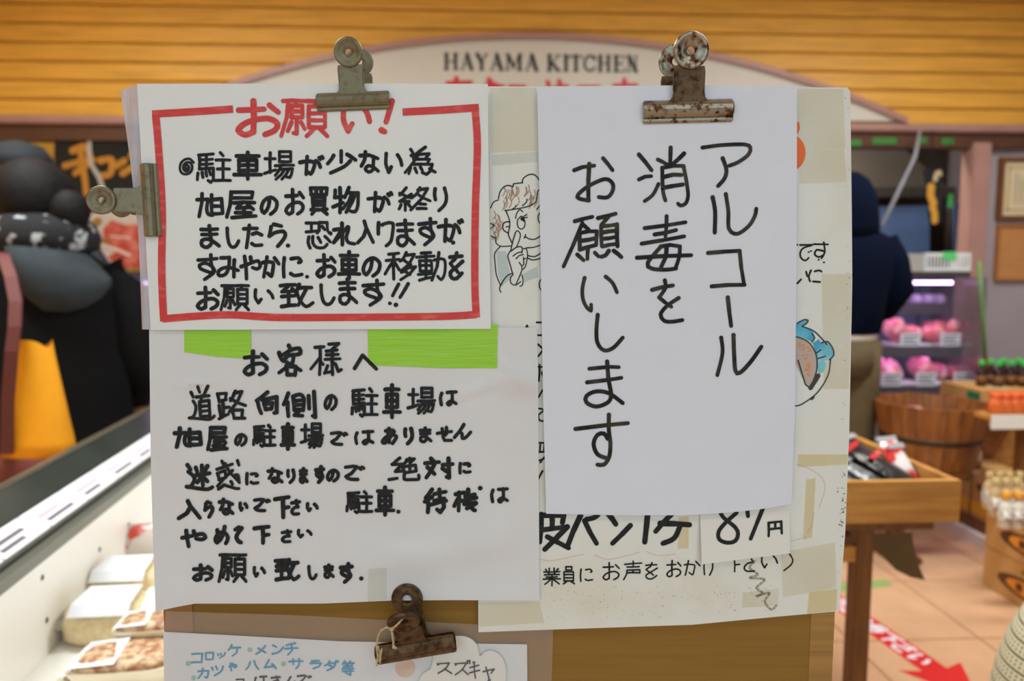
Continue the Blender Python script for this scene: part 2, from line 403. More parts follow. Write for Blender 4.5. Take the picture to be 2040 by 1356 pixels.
LET = {'H': [(8,'1804 1896'),(8,'7804 7896'),(3,'1850 7850'),(3,'0404 3204'),(3,'0496 3296'),(3,'6604 9404'),(3,'6696 9496')],
 'A': [(3,'5004 1496'),(9,'5004 8496'),(3,'2866 7066'),(3,'0296 2896'),(3,'6696 9896')],
 'Y': [(9,'1604 5054'),(3,'8804 5054'),(8,'5054 5096'),(3,'0204 3004'),(3,'7404 9804'),(3,'3496 6696')],
 'M': [(4,'1604 1496'),(8,'1804 5080'),(3,'8004 5080'),(8,'8404 8496'),(3,'0404 2404'),(3,'0296 2696'),(3,'7804 9804'),(3,'7096 9896')],
 'K': [(8,'2004 2096'),(3,'8404 2858'),(8,'3650 8096'),(3,'0404 3604'),(3,'0496 3696'),(3,'6604 9604'),(3,'6696 9896')],
 'I': [(8,'5004 5096'),(3,'1004 9004'),(3,'1096 9096')],
 'T': [(8,'5004 5096'),(3,'0406 9606'),(3,'0406 0424'),(3,'9606 9624'),(3,'3296 6896')],
 'C': [(6,'~9026 7006 4006 1630 1066 3692 6694 9276'),(3,'9204 9230')],
 'E': [(8,'2204 2296'),(3,'0604 8604'),(3,'0696 8896'),(3,'2250 6650'),(3,'8604 8622'),(3,'8896 9276'),(3,'6640 6660')],
 'N': [(3,'1804 1896'),(9,'1804 8296'),(3,'8204 8296'),(3,'0404 2004'),(3,'0496 3096'),(3,'6804 9604')]}
ik = Ink(6, lambda x, y: wallp(x, y, .054))
xs = [(884, 914), (917, 944), (947, 972), (976, 1003), (1006, 1041), (1046, 1073), (1089, 1118), (1122, 1133), (1135, 1160), (1162, 1187), (1191, 1218), (1222, 1247), (1249, 1271)]
for qi, (chn, (a, b)) in enumerate(zip('HAYAMAKITCHEN', xs)):
    ik = Ink(6, lambda x, y: wallp(x, y, .054))
    y0 = 106 + (a - 884) / 386 * 5; y1 = y0 + 33
    for w, s in LET[chn]:
        for sm, pts in parse(s):
            ik.line([(a + p[0]/100*(b-a), y0 + p[1]/100*(y1-y0)) for p in pts], sm, w * .82, False)
    inv(ik.build('letter', m_black, sg, 'black serif letter ' + chn), sg)
for grp in ('909,156 906,190;892,166 938,164;892,190 938,190', '974,158 980,166 996,172;976,160 966,190;966,172 1002,172', '1016,173 1045,173;1030,173 1030,200',
          '1091,163 1094,174 1096,190', '1114,161 1118,174;1108,174 1130,172', '1154,174 1193,173;1172,174 1172,200', '1244,159 1244,176;1224,171 1268,170;1226,176 1226,200;1266,174 1266,182'):
    ik = Ink(9, lambda x, y: wallp(x, y, .054))
    for q in grp.split(';'): ik.line([tuple(float(v) for v in t.split(',')) for t in q.split()], False, 9, False)
    inv(ik.build('red_character', m_signred, sg, 'red brush character, lower half hidden'), sg)
# posts, right wall, side walls, kitchen behind
boxo('wall_left', -3.05, -2.95, -2.6, 6.2, 0, CEIL, m_plank); struct(bpy.data.objects['wall_left'])
wf_ = struct(empty('wall_front', (0, -1.6, 0)))          # unseen front wall, opened to let daylight onto the board: jambs and header only
boxo('jamb', -3.05, -1.9, -.05, 0, 0, CEIL, m_wall, wf_); boxo('jamb', 2.1, 3.66, -.05, 0, 0, CEIL, m_wall, wf_); boxo('header', -1.9, 2.1, -.05, 0, 2.5, CEIL, m_wall, wf_)
struct(boxo('ground', -12, 12, -14, -2.6, -.08, -.02, M('grey_pavement', (150, 148, 144), .9, var=.1, scale=3)))  # unseen pavement, added to stop sky light coming from below
struct(boxo('wall_right', 3.66, 3.75, -2.6, 6.2, 0, CEIL, m_wall))
struct(boxo('wall_kitchen', -3.2, 3.7, 6.0, 6.08, 0, CEIL, m_dark))
p0, p1 = wallp(1924, 400).x, wallp(1960, 400).x
po = struct(empty('trim_2', (0, YW, 0), room_rz))
boxo('post', p0, p1, -.05, .06, 0, zb - .1, M('pink_post', (178, 136, 126), .5, var=.1, scale=5), po, .008)
struct(boxo('wall_side', p1 + .003, 3.66, 4.36, 4.46, 0, CEIL, m_wall))

# ------------------------------------------------------------------ ceiling lamps
LAMPN = ['added out of view behind the camera on the left', 'added out of view behind the camera on the right', 'over the freezer', 'over the wooden tray table', 'over the woman with the tote bag', 'in front of the framed certificate', 'added to brighten the kitchen on the right', 'added to brighten the kitchen on the left']
lampm = M('lamp_diffuser', (255, 250, 240), .5, emit=3)
lm_body = M('lamp_body_white', (230, 230, 228), .5)
for i, (x, y, p, c) in enumerate(LAMPS):
    e = empty('ceiling_lamp', (x, y, CEIL))
    tag(e, 'white fluorescent ceiling lamp ' + LAMPN[i], 'lamp', 'ceiling lamps')
    boxo('housing', -.62, .62, -.16, .16, -.05, -.001, lm_body, e, .01)
    boxo('diffuser', -.58, .58, -.13, .13, -.062, -.05, lampm, e)
    ld = bpy.data.lights.new('lamp_light', 'AREA'); ld.shape = 'RECTANGLE'; ld.size = 1.16; ld.size_y = .26; ld.energy = p; ld.color = c
    lo = bpy.data.objects.new('lamp_light', ld); C.objects.link(lo); lo.location = (0, 0, -.07); lo.parent = e

# ------------------------------------------------------------------ the notice board
def sheet(name, poly, wf, th, mat, parent, wfun=None, step=14):
    """a sheet cut to the measured outline, gridded so that it can bend; wf: front height, th: thickness"""
    bm = bmesh.new()
    xs = [p[0] for p in poly]; ys = [p[1] for p in poly]
    vs = [bm.verts.new((x, y, 0)) for x, y in poly]; bm.faces.new(vs)
    if wfun:
        for ax, lo, hi in ((0, min(xs), max(xs)), (1, min(ys), max(ys))):
            k = lo + step
            while k < hi:
                co = (k, 0, 0) if ax == 0 else (0, k, 0); no = (1, 0, 0) if ax == 0 else (0, 1, 0)
                bmesh.ops.bisect_plane(bm, geom=bm.verts[:] + bm.edges[:] + bm.faces[:], plane_co=co, plane_no=no)
                k += step
    bm.normal_update()
    for f in bm.faces:
        if f.normal.z < 0: f.normal_flip()
    ret = bmesh.ops.extrude_face_region(bm, geom=bm.faces[:])
    back = set(v for v in ret['geom'] if isinstance(v, bmesh.types.BMVert))
    for v in bm.verts:
        w = wf + (wfun(v.co.x, v.co.y) if wfun else 0)
        v.co = S(v.co.x, v.co.y, w - (th if v in back else 0))
    o = bobj(name, bm, mat, parent, bool(wfun))
    if wfun: o.data.set_sharp_from_angle(angle=R(45))
    return o
WD = .008; WS = .0095; WA = .0128; WC = .0128
# cardboard panel, on a black stand
cb = empty('cardboard_panel', (0, YB, 0)); tag(cb, 'tall brown cardboard panel carrying the handwritten notices', 'cardboard')
pl, pr = S(332, 1300).x, S(1612, 1300).x; pr2 = S(1659, 1300).x; ztop = S(1000, 176).z
inv(boxo('panel', pl, pr, YB, YB + .006, 0, ztop, m_card, cb), cb)
inv(boxo('ribbed_edge', pr, pr2, YB - .0006, YB + .006, 0, S(1640, 1120).z, m_cardl, cb), cb)
inv(boxo('folded_edge', pl - .0005, S(388, 1300).x, YB - .0012, YB, 0, ztop - .3, M('pale_cardboard_fold', (150, 108, 62), .85, var=.1, scale=20), cb), cb)
stn = empty('sign_stand', (0, YB, 0)); tag(stn, 'black metal stand behind the cardboard panel', 'stand')
sx = S(1668, 1320).x
for x in (-sx * .62, sx): inv(boxo('post', x - .006, x + .005, YB + .03, YB + .045, .02, .93, m_black, stn), stn)
inv(boxo('crossbar', -sx * .62, sx, YB + .03, YB + .042, .90, .915, m_black, stn), stn)
inv(boxo('base', -.25, sx + .02, YB + .012, YB + .16, 0, .02, m_black, stn), stn)

# aged foam board
D = empty('foam_board', S(1320, 1220, .001)); tag(D, 'aged cream board with cartoon drawings and yellowed tape behind the notices', 'board')
polyD = [(940, 172), (1688, 174), (1694, 182), (1697, 420), (1698, 560), (1692, 860), (1684, 1060), (1671, 1217), (1548, 1228), (1380, 1244), (1090, 1254), (953, 1259), (952, 900), (944, 500)]
inv(sheet('board', polyD, WD, .007, m_foam, D), D)
def on(w): return lambda x, y: S(x, y, w)
ik = Ink(2.1, on(WD + .0003))
ik.many(raw('~85,455 110,400 160,378;~160,365 175,300 215,250 260,238 295,252;300,250 305,222 395,212;~388,210 400,170 450,135 500,132 535,160 550,185;~220,480 300,470 430,445 510,410 530,360 535,310 545,285 570,280;~435,370 430,400 390,435;~330,430 320,450 290,470;'
 '~235,490 265,570 268,640 255,710 295,800;~270,590 230,590 200,620 210,670 250,695;~235,640 250,632 268,645;~380,535 345,570 345,630 375,660 410,640 415,580 380,535;~325,555 335,510 355,480 370,472 395,492;400,540 435,518;405,552 440,545;'
 '~570,490 542,530 545,580 565,608;530,470 555,435;~410,742 425,735 450,752 510,758 570,720;408,745 422,712;~430,840 500,835 575,810;~445,915 510,925 575,885;~440,935 490,958 575,938;'
 '~330,680 350,678 372,710 360,770 335,830;325,690 280,860;~280,865 250,910 260,960 300,1100;~285,870 330,835 380,830 390,860 385,890;~300,920 340,890 385,878;~330,945 360,915 400,905;~400,850 430,850 440,920 420,1020 390,1050;405,950 425,940;~360,980 385,1020 385,1060 375,1080;400,930 405,1000 385,1015;'
 '~300,1100 275,1130 280,1180 325,1200 375,1165;380,1075 325,1200;~385,1100 398,1150 390,1200 365,1210;~175,830 125,890 125,960 140,1100 180,1200;~135,750 135,790 180,825 280,822;~90,725 115,740 140,742;85,605 118,622 85,655;~180,1205 210,1150 250,1105 295,1085;~178,1205 170,1240 185,1268;~580,1130 555,1170 555,1220 580,1260', 960, 320, 4.843))
ik.dot(1040.5, 436, 6)
ik.line([(1041, 434), (1043, 439)], False, 5)
inv(ik.build('cartoon_outline', m_inkfine, D, 'pen drawing of a curly haired figure with a finger to the lips'), D)
ik = Ink(5, on(WD + .00022))
for i in range(26):
    x = 992 + random.random() * 76; y = 372 + random.random() * 32 - (x - 1000) * .12
    if x < 1000: y += 40
    ik.line([(x, y), (x + 2, y + 9), (x - 3, y + 18)], True, 2.4)
for i in range(14):
    x = 982 + random.random() * 20; y = 420 + random.random() * 50
    ik.line([(x, y), (x + 3, y + 8), (x - 2, y + 16)], True, 2.2)
inv(ik.build('hair_crayon', m_hairwash, D), D)
ik = Ink(5, on(WD + .0002))
ik.poly([(989, 500), (1008, 500), (1016, 545), (1020, 552), (1000, 570), (992, 545)]); ik.poly([(1042, 545), (1070, 530), (1072, 552), (1045, 562)])
inv(ik.build('dress_crayon', m_bluewash, D), D)
ik = Ink(3.4, on(WD + .0003))
ik.many(raw('60,105 70,103;90,105 185,103;~175,108 110,130 90,170 100,205 130,222 155,200;195,98 300,100;~268,85 275,160 250,205;~265,150 215,140 200,175 230,195 265,180;~135,305 145,340;~172,295 155,340 165,378;~200,302 235,295 252,305;~188,378 240,382;70,392 98,362', 1570, 460, 3.764))
for x, y in ((155, 158), (172, 150), (230, 215), (270, 235)): ik.dot(1570 + x/3.764, 460 + y/3.764, 3)
inv(ik.build('edge_writing', m_inkfine, D), D); ik = Ink(3.4, on(WD + .0003))
ik.many(raw('105,78 152,78;112,170 152,170;115,235 152,270 115,320;100,393 160,395;125,380 120,495;~160,410 140,440 160,480;~145,560 118,610;~112,690 158,700 118,735 125,775 160,780;120,935 172,935;130,950 128,1000;160,945 155,1000;120,1000 170,1000;120,1060 172,1040;165,1030 130,1075;145,1135 118,1190;20,125 36,100;36,100 44,126;0,128 75,130', 1040, 620, 3.571))
inv(ik.build('vertical_writing', m_inkfine, D, 'black handwriting mostly covered by the notices'), D)
ik = Ink(10, on(WD + .0003))
ik.many(raw('70,92 68,200 58,300;40,100 240,96 228,155;150,100 150,190;50,212 265,185;265,185 95,355;115,260 275,345;365,100 265,335;395,140 485,310;~410,130 470,115 500,90;575,90 630,165;740,175 605,310;870,90 848,300;1050,90 930,220;965,160 1185,170;~1115,175 1070,270 985,310', 1060, 1000, 3.778))
inv(ik.build('large_writing', m_ink, D, 'bold black handwriting under the white card'), D)
ik = Ink(3.0, on(WD + .0003))
for ch, bb in (('業', (1081, 1130, 1118, 1168)), ('員', (1121, 1127, 1146, 1164)), ('に', (1155, 1132, 1182, 1159)), ('お', (1200, 1119, 1235, 1156)), ('声', (1241, 1116, 1280, 1156)), ('を', (1285, 1119, 1311, 1154)), ('お', (1327, 1115, 1358, 1150)), ('か', (1362, 1115, 1396, 1147)), ('け', (1401, 1108, 1428, 1147)), ('下', (1447, 1108, 1475, 1140)), ('さ', (1481, 1103, 1507, 1139)), ('い', (1516, 1103, 1550, 1132))): ik.glyph(ch, bb)
ik.many(raw('~1935,385 1962,430 1950,470 1895,515', 1060, 1000, 3.778))
inv(ik.build('fine_writing', m_inkfine, D, 'thin black pen line of handwriting'), D)
ik = Ink(1.6, on(WD + .00025))
ik.many(raw('~60,430 150,440 300,410 390,390;~470,395 560,430 700,405 810,375;~860,370 950,400 1080,390;120,865 160,850', 1060, 1000, 3.778)[:3])
inv(ik.build('red_pencil_marks', m_salmon, D), D); ik = Ink(1.6, on(WD + .00025))
ik.many(raw('~680,60 760,90 830,140 850,210 815,320;~785,350 770,430 745,465;650,520 740,495', 1360, 904, 3))
inv(ik.build('red_pencil_marks', m_salmon, D), D)
# drawing at the right edge
ik = Ink(3, on(WD + .0002)); T = lambda pts: [(1570 + x/3.764, 460 + y/3.764) for x, y in pts]
ik.poly(T([(40, 800), (80, 795), (150, 835), (205, 915), (216, 1000), (200, 1080), (160, 1175), (100, 1090), (40, 960)]))
inv(ik.build('shell_wash', m_beigewash, D), D)
ik = Ink(3, on(WD + .00024))
ik.poly(T([(40, 700), (140, 668), (150, 682), (122, 706), (118, 722), (182, 745), (204, 800), (180, 832), (130, 806), (80, 790), (40, 795)]))
ik.poly(T([(185, 840), (230, 810), (250, 842), (290, 830), (330, 880), (341, 930), (312, 962), (272, 970), (286, 1002), (270, 1050), (230, 1076), (218, 980), (206, 905)]))
inv(ik.build('blue_wash', m_blue, D, 'cyan watercolour frill of the drawing'), D)
ik = Ink(2.6, on(WD + .0003))
ik.many(raw('~105,715 200,755 290,850;~318,960 300,1080 220,1210 100,1300 40,1310;~40,790 72,795 150,830 205,910 218,1000 205,1080 165,1180;75,970 130,1150;~70,690 120,665 150,670 135,695 105,712;~180,830 200,800 180,770;~250,840 295,828 335,880 342,930 310,965;210,915 245,890;225,955 280,938;130,1150 165,1180', 1570, 460, 3.764))
ik.many(raw('225,1085 168,1178', 1570, 460, 3.764), 9); ik.many(raw('175,1258 190,1245', 1570, 460, 3.764), 5)
inv(ik.build('shell_outline', M('grey_black_brush', (58, 56, 54), .6), D), D)
ik = Ink(2.4, on(WD + .0003))
for i in range(24):
    x = 80 + random.random()*105; y = 840 + random.random()*250
    if y > 1000 and x < 110: x += 50
    ik.line(T([(x, y), (x + 14, y - 5)]), False, 2.0)
inv(ik.build('orange_dashes', M('orange_dash', (226, 142, 66), .6), D), D)
ik = Ink(3, on(WD + .0003))
ik.poly([(1575 + 30*math.cos(a*math.pi/16), 304 + 36*math.sin(a*math.pi/16)) for a in range(32)]); ik.poly([(1580, 240), (1592, 243), (1594, 255), (1590, 266), (1578, 268)])
inv(ik.build('orange_fruit_mark', m_orange, D, 'bright orange painted round mark'), D)
for poly, mt in (([(1637, 546), (1698, 545), (1691, 774), (1641, 775)], m_tape), ([(1588, 176), (1680, 178), (1684, 295), (1590, 300)], m_tape), ([(1592, 300), (1682, 296), (1686, 362), (1592, 366)], m_tape), ([(976, 175), (1068, 174), (1068, 300), (978, 305)], m_tape), ([(980, 308), (1070, 302), (1071, 322), (980, 330)], m_cleartape),
                 ([(1606, 955), (1625, 952), (1618, 1070), (1600, 1075)], m_tape2), ([(1352, 1030), (1372, 1028), (1372, 1092), (1350, 1093)], m_tape2), ([(1612, 1180), (1668, 1172), (1666, 1216), (1608, 1222)], m_tape2), ([(1556, 1100), (1664, 1080), (1666, 1170), (1560, 1190)], m_tape), ([(954, 1200), (1075, 1200), (1084, 1240), (955, 1248)], m_tape), ([(1480, 1180), (1552, 1172), (1550, 1206), (1478, 1210)], m_tape), ([(1590, 905), (1690, 905), (1688, 925), (1590, 930)], m_tape2)):
    inv(sheet('tape_strip', poly, WD + .00016, .00012, mt, D), D)
ik = Ink(4, on(WD + .00034))
ik.many(raw('~430,640 400,680 450,720 400,740 490,750 440,800 480,830 440,850 520,830 490,880 530,930 560,905', 1360, 904, 3), 4.5)
inv(ik.build('brown_stain', m_stain, D), D)
ik = Ink(2, on(WD + .00034))
for i in range(150):
    x = random.uniform(1090, 1545); y = random.uniform(1165, 1240 - (x-1090)*.04); ik.dot(x, y, random.uniform(.5, 1.7))
for i in range(40):
    y = random.uniform(180, 1210); ik.dot(1690 - max(0, y-560)*.028 + random.uniform(-6, 2), y, random.uniform(.6, 2.0))
for i in range(40): ik.dot(random.gauss(1680, 6), random.gauss(1010, 30), random.uniform(1, 3.2))
inv(ik.build('grime_spots', m_grime, D), D)
# price tag
def wtag(x, y): return max(0, (y - 1012)) / 110 * .006
P = empty('price_tag', S(1485, 1120, .01)); tag(P, 'small white paper price tag reading 87 yen tucked under the large card', 'price tag')
inv(sheet('tag_paper', [(1394, 1000), (1573, 985), (1574, 1102), (1398, 1124)], WD + .0008, .0004, m_tagp, P, wtag, 16), P)
ik = Ink(8, lambda x, y: S(x, y, WD + .00105 + wtag(x, y)))
ik.many(raw('~1420,80 1440,115 1530,190 1550,240 1530,290 1470,305 1410,280 1405,220 1460,150 1540,80;1620,60 1625,105;1740,40 1645,275', 1060, 1000, 3.778))
ik.many(raw('1780,155 1780,255;1780,155 1875,145;1875,145 1880,235;1780,205 1875,195;1830,150 1830,200', 1060, 1000, 3.778), 4.6)
inv(ik.build('price_writing', m_ink, P), P)

# lower-left paper
def wB(x, y):
    def g(v, w): return math.exp(-(v / w) ** 2)
    h = 0.
    c = max(0, (y - 1090) / 120) * max(0, (400 - x) / 100); h += .006 * min(1, c) ** 1.5          # lifted corner
    h += .006 * g(x - 1040, 42) * g(y - 760, 26) + .0032 * g((y - 772) + (x - 960) * .35, 9) * g(x - 955, 60)   # puckers by the right tape
    h += .0026 * g((y - 735) - (x - 1010) * .9, 8) * g(x - 1015, 34)
    h += .0026 * g(y - 1194, 26) * (.6 + .4 * math.sin(x / 70.0))                                 # curling lower edge
    h += .005 * g((y - 1105) + (x - 850) * .16, 34) * g(x - 850, 170) - .0020 * g((y - 1060) - (x - 780) * .3, 22) * g(x - 760, 110)
    h += .0026 * g(y - 766 + (x - 372) * .06, 6) * g(x - 385, 40) + .0010 * g((y - 800) + (x - 440) * .75, 6) * g(x - 440, 60)
    h += .0016 * g((y - 1060) + (x - 1000) * .5, 30) * g(x - 1010, 60) + .0014 * g(x - 300, 26) * math.sin(y / 55.0)
    h += .0004 * math.sin(x / 38.0 + y / 90.0) * math.sin(y / 47.0)
    return max(h, -.0012)
B = empty('paper_notice', S(690, 1200, WS)); tag(B, 'crinkled white paper notice with black marker writing, taped in lime green', 'notice')
inv(sheet('paper', [(297, 652), (1070, 652), (1072, 760), (1075, 1196), (900, 1195), (780, 1196), (640, 1202), (388, 1202), (350, 1209), (310, 1218), (304, 1050), (300, 904)], WS, .0003, m_paper, B, wB, 8), B)
inB = lambda x, y: S(x, y, WS + .0008 + wB(x, y))
rowsB = ['お483,696,536,750 客552,684,603,751 様616,681,683,749 へ703,704,753,738',
 '道374,766,430,838 路430,776,492,837 向507,777,555,827 側561,776,632,835 の644,784,673,819 駐698,771,755,832 車761,763,801,835 場810,770,869,826 は874,777,912,810',
 '旭344,849,404,894 屋410,848,456,900 の466,862,493,890 駐502,844,551,892 車557,841,590,898 場597,841,646,894 で657,858,694,888 は705,856,746,887 あ758,850,793,887 り803,850,825,887 ま834,849,862,883 せ868,848,903,880 ん902,842,941,876',
 '迷368,922,427,978 惑429,914,480,977 に488,940,517,967 な531,930,565,964 り570,933,589,964 ま595,930,615,964 す626,926,648,964 の649,933,677,961 で685,925,728,958 /絶772,909,837,958 対843,909,906,955 に913,920,940,945',
 '入352,994,402,1036 ら405,996,427,1033 な434,991,467,1027 い475,999,495,1019 で504,991,540,1020 下544,986,579,1034 さ578,994,600,1027 い609,1000,635,1020 /駐688,976,744,1024 車746,967,788,1029 .794,1019 /待842,971,893,1024 機901,971,953,1021 .957,972 は976,970,1014,1003',
 'や359,1053,413,1092 め425,1045,458,1086 て465,1046,485,1084 下503,1045,539,1085 さ559,1054,583,1082 い591,1053,623,1072',
 'お382,1122,426,1159 願433,1102,493,1161 い503,1127,530,1150 致545,1111,599,1158 し612,1125,633,1156 ま644,1122,667,1153 す675,1119,705,1163 .720,1152']
def write(rows, w, place, mat, parent, name='handwriting_line', dense=.86):
    for row in [q for r in rows for q in r.split('/')]:
        ik = Ink(w, place)
        for t in row.split():
            bb = [float(q) for q in t[1:].split(',')]
            if t[0] == '.': ik.dot(bb[0], bb[1], w)
            else:
                k = sum(len(p[1]) for p in parse(G[t[0]]))
                ww = w * (dense if k > 26 else 1.)
                ik.glyph(t[0], bb, 4.6 if t[0] == '@' else min(ww, max(w * .82, (bb[3]-bb[1]) * .2)))
        inv(ik.build(name, mat, parent), parent)
write(rowsB, 7.8, inB, m_ink, B, dense=.78)
inv(sheet('clear_tape', [(734, 1133), (770, 1131), (769, 1195), (732, 1198)], WS + .0006, .0001, m_cleartape, B, wB, 13), B)
# green tapes
for poly, lb in (([(367, 655), (500, 655), (500, 715), (430, 710), (367, 701)], 'short piece of lime green cloth tape at the left of the paper notice'), ([(732, 648), (992, 646), (990, 733), (880, 733), (734, 727)], 'long piece of lime green cloth tape at the right of the paper notice')):
    t = sheet('green_tape', poly, WS + .0006, .00015, m_green, None, wB, 12); tag(t, lb, 'tape', 'lime green tapes')
ikt = None
# upper-left laminated card
A = empty('laminated_card', S(630, 657, .011)); tag(A, 'laminated white card with thick red hand-drawn frame and red heading', 'notice')
def wA(x, y): return .0004 * math.sin(x / 60.0) * math.sin(y / 80.0) + .0035 * math.exp(-((x - 980)**2 + (y - 170)**2) / 1100.)
inv(sheet('card', [(273, 167), (640, 166), (972, 167), (974, 400), (978, 655), (640, 656), (300, 657), (286, 400)], WA, .0016, m_lam, A, wA, 14), A)
inA = lambda x, y: S(x, y, WA + .0004 + wA(x, y))
ik = Ink(15, inA)
for s in ('303,227 390,222 464,217', '802,223 880,219 954,214', '310,228 316,300 323,420 322,540 326,640', '946,213 951,290 947,420 946,560 949,632', '324,635 400,629 463,627 550,632 680,632 880,630 950,626'):
    pts = [tuple(float(q) for q in t.split(',')) for t in s.split()]
    pts = spline(pts, 12); 
    for i in range(len(pts)-1):
        (x, y), (x2, y2) = pts[i], pts[i+1]; L = math.hypot(x2-x, y2-y); nx, ny = -(y2-y)/L*7.3, (x2-x)/L*7.3
        ik.poly([(x+nx, y+ny), (x2+nx, y2+ny), (x2-nx, y2-ny), (x-nx, y-ny)])
inv(ik.build('red_frame', m_red, A, 'thick red marker frame'), A)
ik = Ink(10, inA)
ik.glyph('お', (469, 196, 560, 274), 11); ik.glyph('願', (556, 197, 656, 275), 8); ik.glyph('い', (679, 203, 741, 266), 10)
ik.line([(781, 201), (769, 243)], False, 10); ik.line([(760, 259), (766, 262)], False, 11)
inv(ik.build('red_heading', m_red, A, 'red handwritten heading'), A)
rowsA = ['@356,314,388,349 駐390,301,462,366 車463,300,524,360 場524,299,588,360 が594,308,647,351 少649,297,712,348 な714,299,757,346 い765,302,804,346 為804,290,870,350',
 '旭389,382,447,435 屋448,379,513,437 の517,389,555,430 お566,374,608,430 買615,371,655,430 物660,370,717,427 が730,380,784,425 終792,371,860,422 り862,371,893,423',
 'ま397,446,440,496 し449,451,479,496 た482,445,525,497 ら533,443,572,494 .574,489 /恐607,440,662,497 れ661,441,710,491 入709,437,747,487 つ750,440,786,493 ま788,435,829,493 す831,432,872,491 が870,434,925,484 .903,483',
 'す391,504,436,560 み431,509,478,555 や477,507,522,559 か520,508,559,555 に561,510,605,555 .612,551 /お628,504,671,555 車671,498,720,558 の720,510,760,553 移764,500,831,560 動827,500,889,561 を893,500,925,558',
 'お390,569,438,619 願437,566,498,620 い505,574,547,606 致555,563,627,614 し636,564,669,610 ま673,552,714,609 す720,555,768,611']
write(rowsA, 7.2, inA, m_ink, A, dense=.82)
ik = Ink(6.6, inA)
ik.line([(794, 566), (782, 589)], False); ik.line([(813, 565), (797, 592)], False); ik.dot(777, 604, 6.5); ik.dot(789, 607, 8)
inv(ik.build('handwriting_line', m_ink, A), A)
sv = sheet('plastic_sleeve', [(240, 181), (258, 173), (274, 168), (288, 420), (302, 656), (283, 656), (276, 470), (258, 310)], .0104, .0009, m_sleeve, None, lambda x, y: -.004 * max(0, (288 - x)) / 30 + .0012*math.sin(x/4.0 + y/60.), 8)
tag(sv, 'cloudy clear plastic sleeve edge sticking out left of the laminated card', 'plastic sleeve')
# right card
def wCc(x, y): return .0035 * max(0, (y - 900) / 125.) ** 2 * (.55 + .45 * math.cos((x - 1560) / 140.)) if y > 900 else 0.
Cc = empty('white_card', S(1330, 1024, .011)); tag(Cc, 'tall bluish white card with vertical brush lettering about alcohol disinfection', 'notice')
inv(sheet('card', [(1070, 172), (1330, 170), (1588, 171), (1587, 500), (1584, 800), (1577, 1003), (1530, 1012), (1480, 1018), (1420, 1023), (1360, 1026), (1230, 1026), (1088, 1023), (1082, 800), (1075, 400)], WC, .0014, m_bluewhite, Cc, wCc, 22), Cc)
cA = '~1195,95 1350,75 1530,70 1575,95 1560,150 1480,210 1405,240;~1355,180 1385,270 1370,340 1318,400|~1275,490 1295,600 1292,770;~1380,465 1400,600 1405,740 1470,780 1560,720 1610,640 1622,580|1240,932 1490,915;1490,915 1525,1180;1268,1197 1530,1185'
cB = '690,150 790,275;690,348 740,325 788,322;~845,385 800,470 735,520;840,190 915,230;942,95 938,225;1048,142 965,220;~875,255 880,430 900,515;880,255 960,240 1045,240;~1045,245 1070,380 1080,480 1060,540 1020,555 1000,540;880,330 960,310 1030,312;880,415 960,400 1040,388|910,640 900,800;735,735 1060,688;815,785 985,750;712,858 1050,800;~865,880 760,1010 790,1055 900,1065 985,1055;865,880 940,868 1015,880;~1015,880 1010,960 980,1055;910,890 905,960 865,1045;675,970 1105,950|795,1225 960,1190;~895,1150 900,1210 850,1285;850,1285 948,1360;~1005,1290 910,1355 862,1420 890,1470 950,1478 1035,1465'
cC = '175,275 240,250 335,238;295,225 288,510;~290,515 215,500 205,470 290,400 420,345 480,380 480,440 440,490 370,488;405,180 480,275|180,680 320,645;240,695 90,1040;255,715 290,745;215,775 220,905;215,775 290,760 355,760;355,760 350,870;230,835 345,815;220,905 345,870;285,900 280,980;200,945 250,990;340,930 370,960;365,655 505,620;450,640 390,710;390,725 395,880;390,720 515,705;515,705 520,880;395,770 505,755;395,820 505,805;400,880 515,860;~450,915 425,950 390,962;490,915 550,965|~258,1130 240,1220 247,1306 278,1368 307,1390;307,1390 310,1342;~425,1120 480,1170 515,1245'
c2A = '1356,-30 1382,190|~1305,280 1315,400 1275,570;~1400,260 1405,400 1415,535 1450,550 1530,470 1615,350'
c2C = '~352,105 342,220 350,320 400,378 470,360 545,280|288,520 440,505 515,508;270,625 440,605 535,590;~425,465 435,600 455,720 430,780 340,812 265,780 265,730 340,695 440,710 545,785|180,985 420,955 585,940;~438,875 438,1000 450,1100 440,1200 400,1260 350,1260;~430,1060 400,1020 350,1030 320,1100 350,1180 420,1210'
for s, s2 in ((cA, c2A), (cB, ''), (cC, c2C)):
    ik = Ink(7.6, lambda x, y: S(x, y, WC + .0004 + wCc(x, y)))
    for part in s.split('|'): ik.many(raw(part, 1100, 270, 3.9886))
    for part in s2.split('|'): ik.many(raw(part, 1100, 600, 3.875))
    inv(ik.build('handwriting_column', m_inkbrown, Cc), Cc)

# bottom: sheet, cloud card, clear film
E = empty('snack_sheet', S(690, 1356, .003)); tag(E, 'white sheet with cyan handwriting behind clear film at the bottom', 'notice')
inv(sheet('paper', [(325, 1258), (480, 1266), (680, 1277), (900, 1281), (1050, 1283), (1051, 1420), (1052, 1560), (332, 1560), (328, 1400)], .003, .0004, m_paper, E), E)
inE = on(.0033)
write(['コ380,1300,405,1321 ロ408,1298,427,1315 ッ432,1298,450,1312 ケ453,1282,481,1308 メ508,1284,531,1304 ン541,1283,566,1304 チ566,1279,595,1306',
       'カ393,1329,417,1352 ツ420,1325,446,1347 や455,1319,473,1337 ハ488,1314,517,1335 ム525,1312,552,1333 サ574,1310,605,1333 ラ616,1314,641,1333 ダ645,1314,676,1337 等680,1315,707,1346'], 3.6, inE, m_cyan, E, dense=.8)
write(['コ469,1351,487,1366 は506,1345,533,1365 さ539,1345,560,1366 ん566,1346,589,1366 で591,1343,622,1366'], 3.8, inE, m_ink, E)
